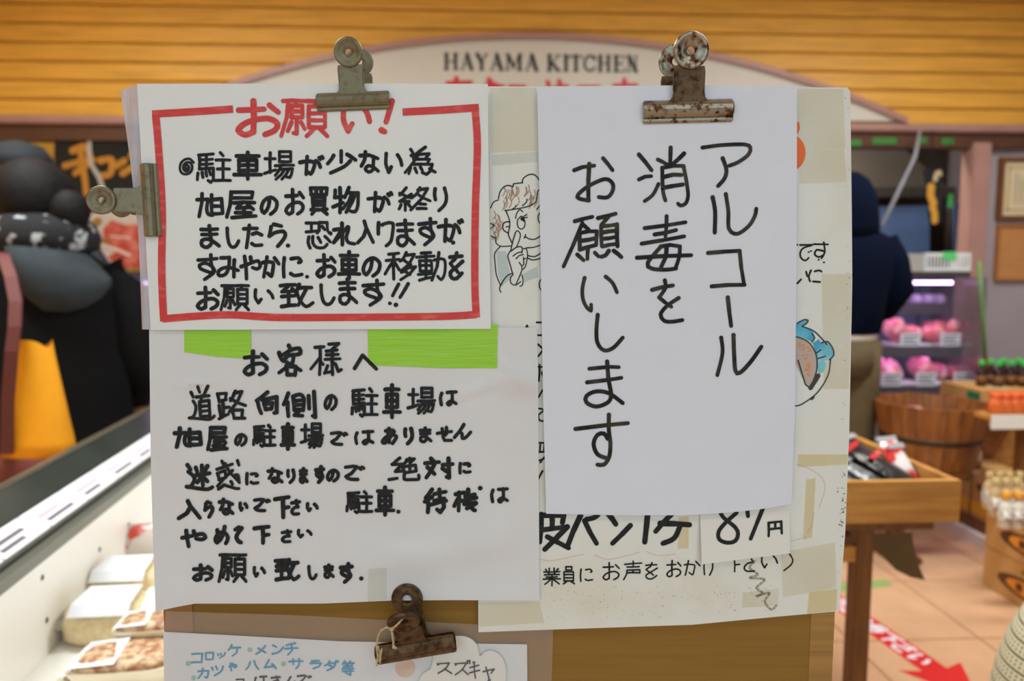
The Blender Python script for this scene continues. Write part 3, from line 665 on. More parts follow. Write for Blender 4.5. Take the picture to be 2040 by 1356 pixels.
ik = Ink(8, inE)
for x, y in ((498, 1294), (565, 1322), (375, 1321), (386, 1350)): ik.dot(x, y, 9)
inv(ik.build('mint_dots', m_mint, E), E)
ik = Ink(8, inE); ik.poly([(807 + 20*math.cos(a*math.pi/12), 1330 + 19*math.sin(a*math.pi/12)) for a in range(24)])
inv(ik.build('pink_blot', M('pink_yellow_blot', (226, 170, 160), .7, col2=(206, 206, 170), scale=90), E), E)
F = empty('cloud_card', S(920, 1356, .0055)); tag(F, 'white cloud-shaped paper card with black pen writing under the bottom clip', 'card')
cl = spline([(862, 1317), (866, 1292), (885, 1274), (913, 1266), (935, 1270), (950, 1284), (956, 1307), (966, 1298), (982, 1296), (999, 1308), (1008, 1331), (1006, 1360), (998, 1385)], 5)
inv(sheet('card', cl + [(985, 1410), (850, 1410), (836, 1385), (834, 1356), (842, 1341), (857, 1333)], .0055, .0006, m_tagp, F), F)
write(['ス870,1319,901,1343 ズ905,1314,938,1345 キ934,1317,957,1352 ヤ961,1327,986,1356'], 3.0, on(.0058), m_inkfine, F)
pf = sheet('clear_film', [(330, 1217), (560, 1224), (800, 1236), (1102, 1250), (1098, 1400), (1092, 1600), (326, 1600), (322, 1400)], .0068, .0003, m_plastic, None); tag(pf, 'clear plastic film pocket over the bottom sheets', 'plastic film')

# ------------------------------------------------------------------ bulldog clips
def clip(px, py, rot, s, wf, wb, mat, label, tilt_f=12, tilt_b=12, back_shift=0., bend=0., hole=6., neck_mat=None):
    """px,py: middle of the jaw; rot: turn of the handle from upright; s: size; wf, wb: heights of the two jaws"""
    e = empty('bulldog_clip', S(px, py, wf)); tag(e, label, 'clip', 'bulldog clips'); e.rotation_euler = (0, R(rot), 0)
    k = K * s
    for side in (1, -1):
        w0 = 0 if side == 1 else (wb - wf)
        tl = R(tilt_f if side == 1 else tilt_b)
        du = 0 if side == 1 else back_shift
        def pt(u, v, w):      # local clip units to local metres: x, -y outwards, z
            return ((u + (du if v > 22 else 0)) * k, -(w * k * side + w0), v * k)
        def lever(u, v, w):   # parts above the jaw lean outwards
            v0 = 12; dv = v - v0
            return pt(u, v0 + dv * math.cos(tl) + w * -math.sin(tl), 6 + dv * math.sin(tl) + w * math.cos(tl))
        bt = R(bend if side == 1 else 0)
        def discp(u, v, w):   # the disc may be bent further out at the end of the neck
            dv = v - 62; return lever(u, 62 + dv*math.cos(bt) - w*math.sin(bt), dv*math.sin(bt) + w*math.cos(bt))
        prof = [(-17, 1), (-14, 3.4), (-11, 3.8), (-9.5, 2.6), (-8, 5), (-4, 9), (2, 11), (8, 10), (13, 7), (17, 2)]
        pin = [(17, .4), (12, 5), (8, 7.8), (2, 8.8), (-4, 7), (-8, 2.6), (-10, .8), (-14, .9), (-17, 0)]
        loop = prof + pin; n = len(loop); vs, fs = [], []
        us = (-69, -67, 67, 69)
        for i, u in enumerate(us):
            sh = .9 if i in (0, 3) else 1.
            vs += [pt(u, v * sh, w * (1 if w < 2 else sh)) for v, w in loop]
        for i in range(3):
            for j in range(n): fs.append((i*n+j, i*n+(j+1) % n, (i+1)*n+(j+1) % n, (i+1)*n+j))
        fs.append(tuple(range(n-1, -1, -1))); fs.append(tuple(range(3*n, 4*n)))
        obj('jaw', vs, fs, mat, e); vs, fs = [], []
        # neck with flared foot
        nk = [(10, 34), (15, 29), (20, 25), (28, 23.5), (56, 23.5), (64, 22)]; b = len(vs)
        for v, h in nk:
            vs += [lever(-h, v, 0), lever(h, v, 0), lever(h, v, -2), lever(-h, v, -2)]
        for i in range(len(nk)-1):
            for j in range(4): fs.append((b+4*i+j, b+4*i+(j+1) % 4, b+4*i+4+(j+1) % 4, b+4*i+4+j))
        fs += [(b+3, b+2, b+1, b), tuple(b + 4*(len(nk)-1) + j for j in range(4))]
        # turned-in side ears of the neck
        for sg_ in (-1, 1):
            b = len(vs)
            vs += [lever(sg_*23.5, 26, 0), lever(sg_*23.5, 58, 0), lever(sg_*23.5, 50, -7), lever(sg_*23.5, 32, -7), lever(sg_*22, 26, 0), lever(sg_*22, 58, 0), lever(sg_*22, 50, -7), lever(sg_*22, 32, -7)]
            fs += [(b, b+1, b+2, b+3), (b+7, b+6, b+5, b+4)] + [(b+j, b+4+j, b+4+(j+1) % 4, b+(j+1) % 4) for j in range(4)]
        obj('neck', vs, fs, neck_mat or mat, e)
        # pressed disc
        rp = [(hole, -1.5), (hole, .2), (13, .8), (17, 1.6), (20, 4), (23.5, 5.2), (26, 4.2), (27.2, 1.2), (26.5, -1.2), (23, .4), (18, -1), (12, -1.5)]
        vs, fs = [], []; N = 32
        for a in range(N):
            t = 2*math.pi*a/N
            vs += [discp(r * math.cos(t), 86 + r * math.sin(t), w) for r, w in rp]
        q = len(rp)
        for a in range(N):
            for j in range(q): fs.append((a*q+j, a*q+(j+1) % q, ((a+1) % N)*q+(j+1) % q, ((a+1) % N)*q+j))
        obj('handle_disc', vs, fs, mat, e, True)
    # spring coil between the jaws
    pts = []
    ym = -(wb - wf) / 2
    for i in range(60):
        a = i * .7; pts.append(((-22 + 44 * i / 59) * k, ym + 4.5 * k * math.cos(a), (26 + 5.5 * math.sin(a)) * k))
    tube('spring', pts, 1.3 * k, M('dark_spring_steel', (52, 40, 30), .5, metal=.7), e, 6)
    return e
clip(704, 202, -2.2, 1., WA + .0006, -.0075, m_clip, 'olive grey metal bulldog clip on the top edge of the laminated card', 10, -3, 6)
clip(301, 399, -91, 1., WA + .0006, WA - .0135, m_clip, 'olive grey metal bulldog clip gripping the left edge of the laminated card', 9, 9)
clip(1370, 222, -1.4, 1.235, WC + .0006, -.0075, m_rust, 'rust-speckled shiny bulldog clip on top of the tall white card', 10, -3, -9, neck_mat=m_rust2)
c4 = clip(828, 1292, -10, 1.18, .0168, .0150, m_rust2, 'rusty brown bulldog clip with a string at the bottom of the board', 33, 0, 0, 0, 8.)
# string on the last clip
stg = empty('string', S(790, 1300, .03)); tag(stg, 'knotted cotton string hanging from the rusty bottom clip', 'string')
def sp(pts): return [S(x, y, w) for x, y, w in pts]
def twist(name, pts, r, par):
    fine = []; P3 = [Vector(p) for p in pts]
    for i in range(len(P3)-1):
        for t in range(5): fine.append(P3[i].lerp(P3[i+1], t/5))
    fine.append(P3[-1])
    for ph in (0, math.pi):
        inv(tube(name, [p + Vector((r*.7*math.cos(i*.9+ph), -r*.3, r*.7*math.sin(i*.9+ph))) for i, p in enumerate(fine)], r, m_string, par, 6), par)
twist('strand', sp([(803, 1231, 0.044), (797, 1238, 0.051), (788, 1247, 0.052), (780, 1252, 0.050)]), .0006, stg)
twist('strand', sp([(780, 1252, 0.050), (770, 1249, 0.048), (759, 1255, 0.044), (753, 1268, 0.038), (750, 1285, 0.034), (753, 1305, 0.032), (750, 1325, 0.030)]), .0006, stg)
twist('strand', sp([(753, 1285, 0.035), (757, 1300, 0.034), (755, 1318, 0.032), (758, 1300, 0.035), (761, 1290, 0.035), (757, 1322, 0.032)]), .0004, stg)
twist('strand', sp([(780, 1252, 0.051), (782, 1265, 0.048), (784, 1278, 0.045), (784, 1287, 0.044)]), .0007, stg)
inv(loft('knot', [(*S(780, 1256, 0.051), .0004, .0004), (*S(780, 1254, 0.051), .0022, .002), (*S(780, 1251, 0.051), .0022, .002), (*S(780, 1249, 0.051), .0004, .0004)], m_string, stg, 10), stg)
inv(loft('frayed_end', [(*S(784, 1283, 0.044), .0007, .0007), (*S(785, 1288, 0.044), .0018, .0014), (*S(787, 1291, 0.044), .0024, .0012)], m_string, stg, 8), stg)

# ------------------------------------------------------------------ kitchen behind the counter
def loc_room(p): return p            # the room pieces below use world points from W / wallp
m_steel = M('dull_steel', (96, 92, 88), .5, metal=.4, var=.2, scale=6)
def slab(name, quad, Y, th, mat, label, cat, slope=SL, parent=None):
    """a flat thing at its own distance: outline (measured), depth Y, thickness th"""
    a = [W(x, y, Y, slope) for x, y in quad]; b = [p + Vector((0, th, 0)) for p in a]; n = len(a)
    o = obj(name, a + b, [tuple(range(n)), tuple(range(2*n-1, n-1, -1))] + [(i, n+i, n+(i+1) % n, (i+1) % n) for i in range(n)], mat, parent)
    if label: tag(o, label, cat)
    return o
bb_ = empty('banner', wallp(190, 420)); tag(bb_, 'black fabric banner with orange brush marks hanging at the upper left', 'banner')
inv(slab('cloth', [(108, 262), (330, 262), (330, 470), (108, 470)], YW - .01, .006, M('black_cloth', (30, 28, 24), .9, var=.3, scale=12), None, None, parent=bb_), bb_)
ik = Ink(16, lambda x, y: W(x, y, YW - .016, SL))
ik.many(raw('~145,300 170,292 178,320 150,345;~160,300 168,350 172,385;~130,330 160,322 185,318;~200,320 222,318 220,345 202,350;~245,345 262,335 270,338;~232,330 248,320;~262,310 275,296', 0, 0, 1), 13)
inv(ik.build('orange_marks', M('orange_dye', (190, 128, 40), .8, var=.2, scale=20), bb_), bb_)
ik = Ink(8, lambda x, y: W(x, y, YW - .018, SL)); ik.line([(178, 268), (180, 320), (198, 355), (205, 385), (190, 410)], True, 9)
inv(ik.build('pale_cord', M('pale_cord', (176, 170, 156), .8), bb_), bb_)
ps = empty('meat_poster', wallp(235, 560)); tag(ps, 'poster showing red meat on a pale ground behind the woman', 'poster')
inv(slab('poster_sheet', [(176, 425), (330, 412), (330, 545), (176, 545)], YW - .03, .004, M('poster_pale', (206, 190, 180), .6, var=.1, scale=6), None, None, parent=ps), ps)
ik = Ink(9, lambda x, y: W(x, y, YW - .034, SL))
ik.poly([(205, 455), (222, 438), (250, 448), (290, 445), (320, 440), (320, 530), (240, 540), (215, 512), (232, 500), (206, 484)])
inv(ik.build('meat_picture', M('poster_red', (186, 66, 54), .6, col2=(214, 128, 108), scale=14, th=(.45, .7)), ps), ps)
ik = Ink(6, lambda x, y: W(x, y, YW - .036, SL)); ik.line([(205, 488), (230, 496), (258, 508)], True, 6); ik.line([(220, 470), (260, 474)], True, 3)
inv(ik.build('fat_streak', M('poster_fat', (226, 196, 184), .6), ps), ps)
ik = Ink(9, lambda x, y: W(x, y, YW - .036, SL)); ik.line([(170, 462), (184, 448), (196, 440)], True, 14); ik.line([(178, 478), (215, 480)], True, 9); ik.line([(200, 535), (300, 542)], True, 12)
inv(ik.build('poster_border', M('poster_yellow', (196, 142, 44), .7, col2=(80, 64, 40), scale=18), ps), ps)
YF47 = CY + FPX * math.tan(math.atan(CAMZ / 4.85) - TILT)
# right: blue curtain, steel cupboard, hanging ornament, slanting plastic
cu = slab('plastic_partition', [(1700, 412), (1852, 409), (1852, YF47), (1700, YF47)], 4.7, .01, M('blue_plastic_sheet', (92, 120, 168), .4, var=.12, scale=5), 'pale blue plastic partition in the kitchen beside the hooded man', 'partition')
slab('blue_panel', [(1903, 406), (1922, 404), (1922, YF47), (1903, YF47)], 4.7, .02, M('blue_panel_paint', (70, 100, 146), .5), 'narrow blue panel next to the pink post', 'panel')
cab = empty('kitchen_cabinet', (2.2, 5.5, 0)); tag(cab, 'dark steel kitchen cabinet at the back of the kitchen', 'cabinet')
boxo('body', -.7, .75, 0, .45, 0, 1.72, M('dark_cabinet_steel', (84, 80, 76), .5, metal=.3, var=.2, scale=5), cab, .01)
for x in (-.68, .05): boxo('door', x, x + .68, -.02, -.001, .1, 1.68, M('cabinet_door_steel', (92, 86, 80), .45, metal=.3), cab, .006)
hd = empty('kitchen_hood', (0.6, 5.2, 1.85)); tag(hd, 'grey extractor hood high in the kitchen', 'hood')
vs = [(-1.4, 0, .0), (2.6, 0, .0), (2.6, .75, .0), (-1.4, .75, .0), (-1.1, .25, .42), (2.3, .25, .42), (2.3, .75, .42), (-1.1, .75, .42)]
obj('canopy', vs, [(0,3,2,1), (4,5,6,7), (0,1,5,4), (1,2,6,5), (2,3,7,6), (3,0,4,7)], M('hood_steel', (104, 98, 90), .5, metal=.3, var=.15, scale=4), hd)
boxo('duct', .2, .7, .3, .7, .42, CEIL - 1.852, m_steel, hd)
boxo('edge_strip', -1.42, 2.62, -.02, 0, -.04, .03, m_steel, hd)
on_ = empty('hanging_ornament', W(1860, 450, 4.05, SL)); tag(on_, 'black hanging strip with orange fish shapes next to the blue curtain', 'ornament')
inv(slab('strip', [(1841, 338), (1873, 338), (1878, 390), (1876, 446), (1852, 446), (1848, 390)], 4.06, .008, M('black_felt', (24, 26, 28), .9), None, None, parent=on_), on_)
ik = Ink(10, lambda x, y: W(x, y, 4.054, SL)); ik.line([(1855, 372), (1854, 390), (1860, 404)], True, 14); ik.line([(1858, 412), (1862, 426), (1862, 440)], True, 13)
inv(ik.build('fish_shape', M('orange_felt', (206, 150, 52), .8), on_), on_)
inv(tube('cord', [W(1857, 338, 4.06, SL), W(1857, 262, 4.11, SL)], .004, MATS['black_felt'], on_, 6), on_)
ik = Ink(10, lambda x, y: W(x, y, 4.054, SL)); ik.line([(1865, 350), (1863, 358)], True, 9); ik.line([(1866, 344), (1872, 342), (1874, 348)], True, 6)
inv(ik.build('pale_bead', M('pale_felt', (196, 176, 140), .8), on_), on_)
tube_ = tube('plastic_rod', [W(1832, 262, 4.1, SL), W(1822, 312, 4.0, SL), W(1800, 362, 4.0, SL), W(1757, 450, 4.0, SL)], .012, M('clear_rod', (176, 178, 190), .2, alpha=.8), None, 8); tag(tube_, 'slanting clear plastic edge above the hooded man', 'rod')
for i, (a, b, y) in enumerate(((1692, 1716, 285), (1738, 1786, 281), (1826, 1846, 280), (1876, 1900, 282))):
    t = slab('green_sticker', [(a, y - 7), (b, y - 7), (b, y + 6), (a, y + 6)], YW - .036, .004, M('green_sticker', (64, 132, 56), .5), 'green tape stuck under the ledge, ' + ('first', 'second', 'third', 'fourth')[i] + ' from the board', 'tape'); t['group'] = 'green tapes under the ledge'
gr_ = empty('green_ribbon', W(1893, 414, 4.12, SL)); tag(gr_, 'bright green ribbon between the ornament and the pink post', 'ribbon')
inv(slab('ribbon', [(1891, 388), (1897, 384), (1898, 412), (1888, 414)], 4.12, .004, M('bright_green', (46, 160, 74), .5), None, None, parent=gr_), gr_)
inv(tube('cord', [W(1894, 387, 4.122, SL), W(1894, 262, 4.14, SL)], .0015, MATS['black_felt'], gr_, 6), gr_)
# framed certificate and cork board on the side wall
def framed(name, x0, y0, x1, y1, label, cat, inner, frame, fw, extra=None):
    e = empty(name, W(x0, y1, 4.345)); tag(e, label, cat)
    a = W(x0, y1, 4.345); b = W(x1, y0, 4.345)
    x0, z0, x1, z1 = 0, 0, b.x - a.x, b.z - a.z
    bm = bmesh.new()
    for q in ((x0, x1, z0, z0+fw), (x0, x1, z1-fw, z1), (x0, x0+fw, z0+fw, z1-fw), (x1-fw, x1, z0+fw, z1-fw)): box(bm, q[0], q[1], -.02, .014, q[2], q[3])
    bobj('frame', bm, frame, e); boxo('panel', x0+fw, x1-fw, -.004, .012, z0+fw, z1-fw, inner, e)
    if extra: extra(e, x0+fw, z0+fw, x1-fw, z1-fw)
def cert(e, x0, z0, x1, z1):
    m1 = M('certificate_border', (196, 176, 120), .7); d = .03
    for q in ((x0+d, x1-d, z0+d, z0+d+.012), (x0+d, x1-d, z1-d-.012, z1-d), (x0+d, x0+d+.012, z0+d, z1-d), (x1-d-.012, x1-d, z0+d, z1-d)): boxo('border_line', q[0], q[1], -.006, -.0041, q[2], q[3], m1, e)
    for i in range(9): boxo('text_line', x0+.08+i*.03, x0+.086+i*.03, -.006, -.0041, z0+.07, z1-.07 - (i % 3)*.03, M('certificate_text', (150, 140, 120), .7), e)
framed('certificate', 1984, 314, 2120, 438, 'framed cream certificate with wooden frame on the right wall', 'certificate', M('certificate_paper', (222, 208, 172), .6, var=.08, scale=6), M('frame_wood', (120, 72, 24), .45, var=.2, scale=8), .025, cert)
framed('cork_board', 1980, 447, 2120, 558, 'orange brown cork board below the framed certificate', 'cork board', M('cork', (196, 138, 80), .85, var=.12, scale=30), M('cork_frame', (176, 112, 62), .6), .012)

# ------------------------------------------------------------------ meat showcase
SC = empty('meat_showcase', (0, YW, 0), room_rz); tag(SC, 'long refrigerated meat showcase with purple lighting behind the customers', 'showcase')
X0, X1 = -2.85, 2.42
m_case = M('showcase_dark', (62, 56, 56), .5, var=.15, scale=4); m_glass = M('case_glass', (120, 120, 135), .08, alpha=.05, spec=.15)
boxo('base', X0, X1, -.70, -.1, .0, .50, M('showcase_base', (120, 112, 112), .6, var=.1, scale=4), SC, .01)
boxo('top', X0, X1, -.55, -.1, 1.235, 1.265, m_case, SC); boxo('back_panel', X0, X1, -.13, -.1, .5, 1.235, M('case_back', (108, 122, 150), .5), SC)
boxo('end_panel', X1 - .02, X1, -.68, -.13, .5, 1.235, M('case_end', (96, 88, 98), .3, alpha=.45), SC)
vs = [(X0, -.70, .5), (X1, -.70, .5), (X1, -.55, 1.235), (X0, -.55, 1.235)]; vs += [(x, y + .006, z) for x, y, z in vs]
obj('front_glass', vs, [(0,1,2,3), (7,6,5,4), (0,4,5,1), (1,5,6,2), (2,6,7,3), (3,7,4,0)], m_glass, SC)
m_shelf = M('pink_lit_shelf', (112, 92, 108), .5)
for z, y in ((1.085, -.42), (.86, -.56), (.655, -.62)): boxo('shelf', X0 + .02, X1 - .03, y, -.14, z - .015, z, m_shelf, SC)
for z, y in ((1.085, -.42), (.86, -.56), (.655, -.62)): boxo('shelf_lip', X0 + .02, X1 - .03, y - .006, y - .0005, z - .05, z + .008, M('shelf_lip_grey', (74, 66, 78), .5), SC)  # lips added to hide the tubes behind them from the front
for z, y in ((1.21, -.5), (1.065, -.40), (.84, -.53)):
    boxo('light_tube', X0 + .05, X1 - .06, y, y + .02, z - .012, z + .004, M('purple_tube', (226, 176, 255), .5, emit=9), SC)  # the two lower tubes are added, out of sight behind the lips
m_meat = M('pink_meat', (232, 104, 122), .45, col2=(246, 190, 196), scale=26, th=(.4, .65), bump=.2, bscale=60)
m_meat2 = M('red_meat', (216, 84, 96), .45, col2=(238, 164, 170), scale=22, th=(.4, .65), bump=.2, bscale=60)
m_tray = M('white_tray', (226, 222, 228), .5); m_pcard = M('price_card_white', (226, 226, 236), .6)
m_pink = M('card_print', (120, 116, 132), .7)
from mathutils import noise
def heap_mesh(seed, mat):
    bm = bmesh.new(); rnd = random.Random(seed)
    for k in range(9):
        mt = Matrix.Translation((rnd.uniform(-.085, .085), rnd.uniform(-.06, .06), rnd.uniform(.02, .055))) @ Matrix.Rotation(rnd.uniform(0, 3), 4, 'Z') @ Matrix.Rotation(rnd.uniform(-.5, .5), 4, 'X') @ Matrix.Diagonal((rnd.uniform(.05, .075), rnd.uniform(.03, .045), rnd.uniform(.022, .034), 1))
        bmesh.ops.create_icosphere(bm, subdivisions=2, radius=1, matrix=mt)
    for v in bm.verts: v.co += Vector((0, 0, 1)) * .012 * noise.noise(v.co * 30 + Vector((seed, 0, 0)))
    for v in bm.verts: v.co.z = max(v.co.z, .001)
    me = bpy.data.meshes.new('meat'); bm.to_mesh(me); bm.free(); me.materials.append(mat); me.polygons.foreach_set('use_smooth', [True]*len(me.polygons)); return me
heaps = [heap_mesh(1, m_meat), heap_mesh(5, m_meat2), heap_mesh(9, m_meat)]
def scene_local(px, py, yl):     # measured point on the showcase plane local y = yl, in showcase coordinates
    p = W(px, py, YW + yl / math.cos(room_rz), SL); return Matrix.Rotation(-room_rz, 4, 'Z') @ (p - Vector((0, YW, 0)))
cnt = 0
names = ['upper row next to the hooded man', 'upper row at the right end', 'lower row below the hooded man', 'middle of the lower row at the right', 'lower row at the right end', 'left of the board, upper row', 'left of the board, lower row', 'upper row just behind the woman', 'lower row just behind the woman']
for i, (px, z, yl, card) in enumerate(((1800, .86, -.40, (1817, 678)), (1880, .86, -.40, (1897, 678)), (1776, .655, -.45, (1779, 762)), (1854, .655, -.45, (1848, 764)), (1932, .655, -.45, (1923, 766)), (282, .86, -.40, (284, 684)), (280, .655, -.45, (290, 778)), (198, .86, -.40, (208, 684)), (198, .655, -.45, (208, 778)))):
    p = scene_local(px, 700, yl); wp = Matrix.Rotation(room_rz, 4, 'Z') @ Vector((p.x, yl, z)) + Vector((0, YW, 0))
    e = empty('meat_tray', wp, room_rz); tag(e, ('pink' if i % 3 != 1 else 'red') + ' sliced meat on a white tray, ' + names[i], 'meat', 'meat trays in the showcase')
    boxo('tray', -.1, .1, -.1, .1, 0, .012, m_tray, e, .004)
    o = bpy.data.objects.new('meat', heaps[i % 3]); C.objects.link(o); o.parent = e; o.location = (0, 0, .012); o.scale = (.95, 1.1, 1.6)
    q = scene_local(card[0], card[1], yl - .15); wq = Matrix.Rotation(room_rz, 4, 'Z') @ Vector((q.x, yl - .135, z)) + Vector((0, YW, 0))
    c = empty('price_card', wq, room_rz); tag(c, 'small white price card for meat, ' + names[i], 'price card', 'price cards in the showcase')
    boxo('card', -.055, .055, -.002, .002, 0, .075, m_pcard, c)
    for k in range(3): boxo('print_line', -.042, .042 - .02 * (k % 2), -.0032, -.0021, .018 + k*.018, .026 + k*.018, m_pink, c)
for i, px in enumerate((1815, 1838, 1861)):
    p = scene_local(px, 588, -.3); wp = Matrix.Rotation(room_rz, 4, 'Z') @ Vector((p.x, -.32, 1.085)) + Vector((0, YW, 0))
    o = loft('meat_pack', [(wp.x, wp.y, wp.z, .025, .05), (wp.x, wp.y, wp.z+.01, .03, .06), (wp.x, wp.y, wp.z+.04, .03, .06), (wp.x, wp.y, wp.z+.055, .015, .04)], M('pale_lilac_wrap', (226, 214, 240), .3), None, 14, power=4)
    tag(o, 'pale wrapped pack on the top showcase shelf, ' + ('nearest the man', 'middle of three', 'nearest the pink post')[i], 'pack', 'wrapped packs')
# white basket on the showcase
pb = scene_local(1866, 540, -.35); wp = Matrix.Rotation(room_rz, 4, 'Z') @ Vector((pb.x, -.36, 1.265)) + Vector((0, YW, 0))
e = empty('plastic_basket', wp, room_rz); tag(e, 'white slatted plastic basket on top of the meat showcase', 'basket')
m_wp = M('white_plastic', (226, 226, 226), .4)
boxo('bottom', -.125, .125, -.08, .08, 0, .006, m_wp, e)
for sy in (-.08, .078): boxo('rim', -.13, .13, sy, sy + .004, .088, .102, m_wp, e); boxo('band', -.125, .125, sy, sy + .004, 0, .022, m_wp, e)
for sx_ in (-.13, .126): boxo('side', sx_, sx_ + .004, -.08, .08, 0, .1, m_wp, e)
for k in range(14): boxo('slat', -.124 + k*.0185, -.116 + k*.0185, -.08, -.077, .02, .09, m_wp, e)
boxo('green_tag', -.03, .045, -.084, -.081, .06, .108, M('mint_green', (90, 200, 120), .5), e)
gp = tube('green_pole', [W(1964, 735, 3.42), W(1957, 620, 3.42), W(1950, 520, 3.42)], .009, M('green_bamboo', (96, 140, 62), .5, var=.2, scale=30), None, 8); tag(gp, 'thin green pole leaning at the right end of the showcase', 'pole')

# ------------------------------------------------------------------ freezer on the left
FA = math.atan(.157)
FZ = empty('open_freezer', (0, 0, 0), FA); tag(FZ, 'long open white freezer cabinet left of the board', 'freezer')
m_fw = M('freezer_white', (244, 242, 236), .35, var=.02, scale=5); m_alu = M('grey_green_aluminium', (116, 118, 108), .35, metal=.5); m_fout = M('freezer_outside', (200, 198, 190), .5)
boxo('back_wall', -.80, -.69, .9, 3.12, .05, .700, m_fw, FZ); boxo('inner_floor', -.69, -.10, .9, 3.12, .47, .515, m_fw, FZ)
boxo('front_wall', -.10, -.05, .9, 3.12, .05, .70, m_fw, FZ); boxo('end_wall', -.69, -.10, .9, .94, .05, .69, m_fw, FZ); boxo('far_wall', -.69, -.10, 3.08, 3.12, .05, .70, m_fw, FZ)
boxo('plinth', -.78, -.07, .93, 3.1, 0, .05, M('plinth_dark', (60, 58, 56), .6), FZ)
for k in range(3): boxo('rail', -.71 - k*.004, -.688 + k*.003, .9, 3.12, .7005 + k*.010, .708 + k*.010, m_alu, FZ)
boxo('label_ledge', -.77, -.705, .9, 3.12, .731, .738, m_alu, FZ)
vs = []
for y in (.9, 3.12): vs += [(-.775, y, .738), (-.84, y, .80), (-.848, y, .797), (-.783, y, .735)]
obj('glass_guard', vs, [(0,1,5,4), (1,2,6,5), (2,3,7,6), (3,0,4,7), (0,3,2,1), (4,5,6,7)], M('smoky_glass', (66, 72, 66), .12, var=.4, scale=3, alpha=.9), FZ)
boxo('glass_edge', -.852, -.838, .9, 3.12, .798, .806, M('steel_edge', (120, 110, 92), .35, metal=.6), FZ)
boxo('outer_skin', -.86, -.80, .9, 3.12, .05, .735, m_fout, FZ)
# price labels along the rail
m_lab = M('label_white', (236, 232, 238), .5); m_labp = M('label_print', (104, 100, 108), .7); m_labr = M('label_print_pink', (214, 176, 198), .7)
for i in range(12):
    y0 = 1.0 + i * .172
    e = empty('shelf_label', Matrix.Rotation(FA, 4, 'Z') @ Vector((-.705, y0, .739)), FA); tag(e, 'white price label on the freezer rail, ' + ('first', 'second', 'third', 'fourth', 'fifth', 'sixth', 'seventh', 'eighth', 'ninth', 'tenth', 'eleventh', 'last')[i] + ' from the front', 'price label', 'freezer labels')
    vs = [(-.004, 0, 0), (-.004, .168, 0), (-.066, .168, .020), (-.066, 0, .020)]; vs += [(x, y, z + .003) for x, y, z in vs]
    obj('card', vs, [(3,2,1,0), (4,5,6,7), (0,1,5,4), (1,2,6,5), (2,3,7,6), (3,0,4,7)], m_lab, e)
    for k in range(2):
        f = .25 + .3 * k; x = -.006 - .06*f; z = .0036 + .02*f
        vs = [(x+.006, .02, z-.0018), (x+.006, .10 + .03*((i+k) % 2), z-.0018), (x-.003, .10 + .03*((i+k) % 2), z+.0014), (x-.003, .02, z+.0014)]
        obj('print_line', vs, [(0,1,2,3)], m_labp if i < 3 else (m_labr if k else m_labp), e)
def LF(px, py, a):
    d = ray(px, py); t = -a / (d.x + .157 * d.y); return Vector((0, 0, CAMZ)) + d * t
FZi = (Matrix.Rotation(FA, 4, 'Z')).inverted()
for px, py in ((84, 1150), (93, 1235), (198, 1094), (202, 1132), (256, 1045), (260, 1082)):
    p = FZi @ LF(px, py, .6985); vs = []
    for k in range(10): vs.append((-.6895, p.y + .006*math.cos(k*math.pi/5), p.z + .006*math.sin(k*math.pi/5)))
    for k in range(10): vs.append((-.6885, p.y + .0045*math.cos(k*math.pi/5), p.z + .0045*math.sin(k*math.pi/5)))
    obj('peg_hole', vs, [tuple(range(10, 20))] + [(k, (k+1) % 10, 10+(k+1) % 10, 10+k) for k in range(10)], M('peg_dark', (70, 74, 64), .5), FZ)
# packed goods in the freezer
m_crumb = M('bread_crumb_bag', (224, 200, 148), .3, col2=(236, 220, 182), scale=90, bump=.2, bscale=120); m_film = M('bag_film', (238, 236, 230), .15, alpha=.35)
def crumb_bag(px, py, w, d, h, rz, label):
    p = FL(px, py, .515); e = empty('crumb_bag', p, rz); tag(e, label, 'bag', 'bags of breadcrumbs')
    loft('contents', [(0, 0, 0, w*.40, d*.40), (0, 0, h*.12, w*.5, d*.48), (0, 0, h*.5, w*.5, d*.5), (0, 0, h*.8, w*.46, d*.42), (0, 0, h*.95, w*.3, d*.24)], m_crumb, e, 24, power=3)
    obj('paper_label', [(-w*.33, -d*.33, h*1.0), (w*.36, -d*.33, h*1.0), (w*.33, d*.25, h*1.06), (-w*.30, d*.25, h*1.06), (-w*.33, -d*.50, h*.78), (w*.36, -d*.50, h*.78)], [(0,1,2,3), (4,5,1,0)], M('bag_label', (232, 234, 240), .5), e)
    for sg_ in (-1, 1):
        obj('sealed_end', [(sg_*w*.46, -d*.3, h*.35), (sg_*w*.46, d*.3, h*.35), (sg_*w*.46, d*.25, h*.6), (sg_*w*.46, -d*.25, h*.6), (sg_*w*.6, -d*.34, h*.42), (sg_*w*.6, d*.34, h*.42), (sg_*w*.6, d*.34, h*.46), (sg_*w*.6, -d*.34, h*.46)], [(0,1,5,4), (3,7,6,2), (0,4,7,3), (1,2,6,5), (4,5,6,7)], m_film, e)
crumb_bag(222, 1262, .165, .12, .085, .1, 'plump bag of breadcrumbs with a white label, nearer one in the freezer')
crumb_bag(254, 1192, .165, .12, .085, .1, 'plump bag of breadcrumbs with a white label, farther one in the freezer')
crumb_bag(330, 1248, .13, .12, .07, .1, 'bag of breadcrumbs mostly hidden by the cardboard panel')
m_ham = M('brown_minced_meat', (166, 112, 74), .5, col2=(226, 196, 160), scale=60, th=(.4, .6), bump=.3, bscale=80)
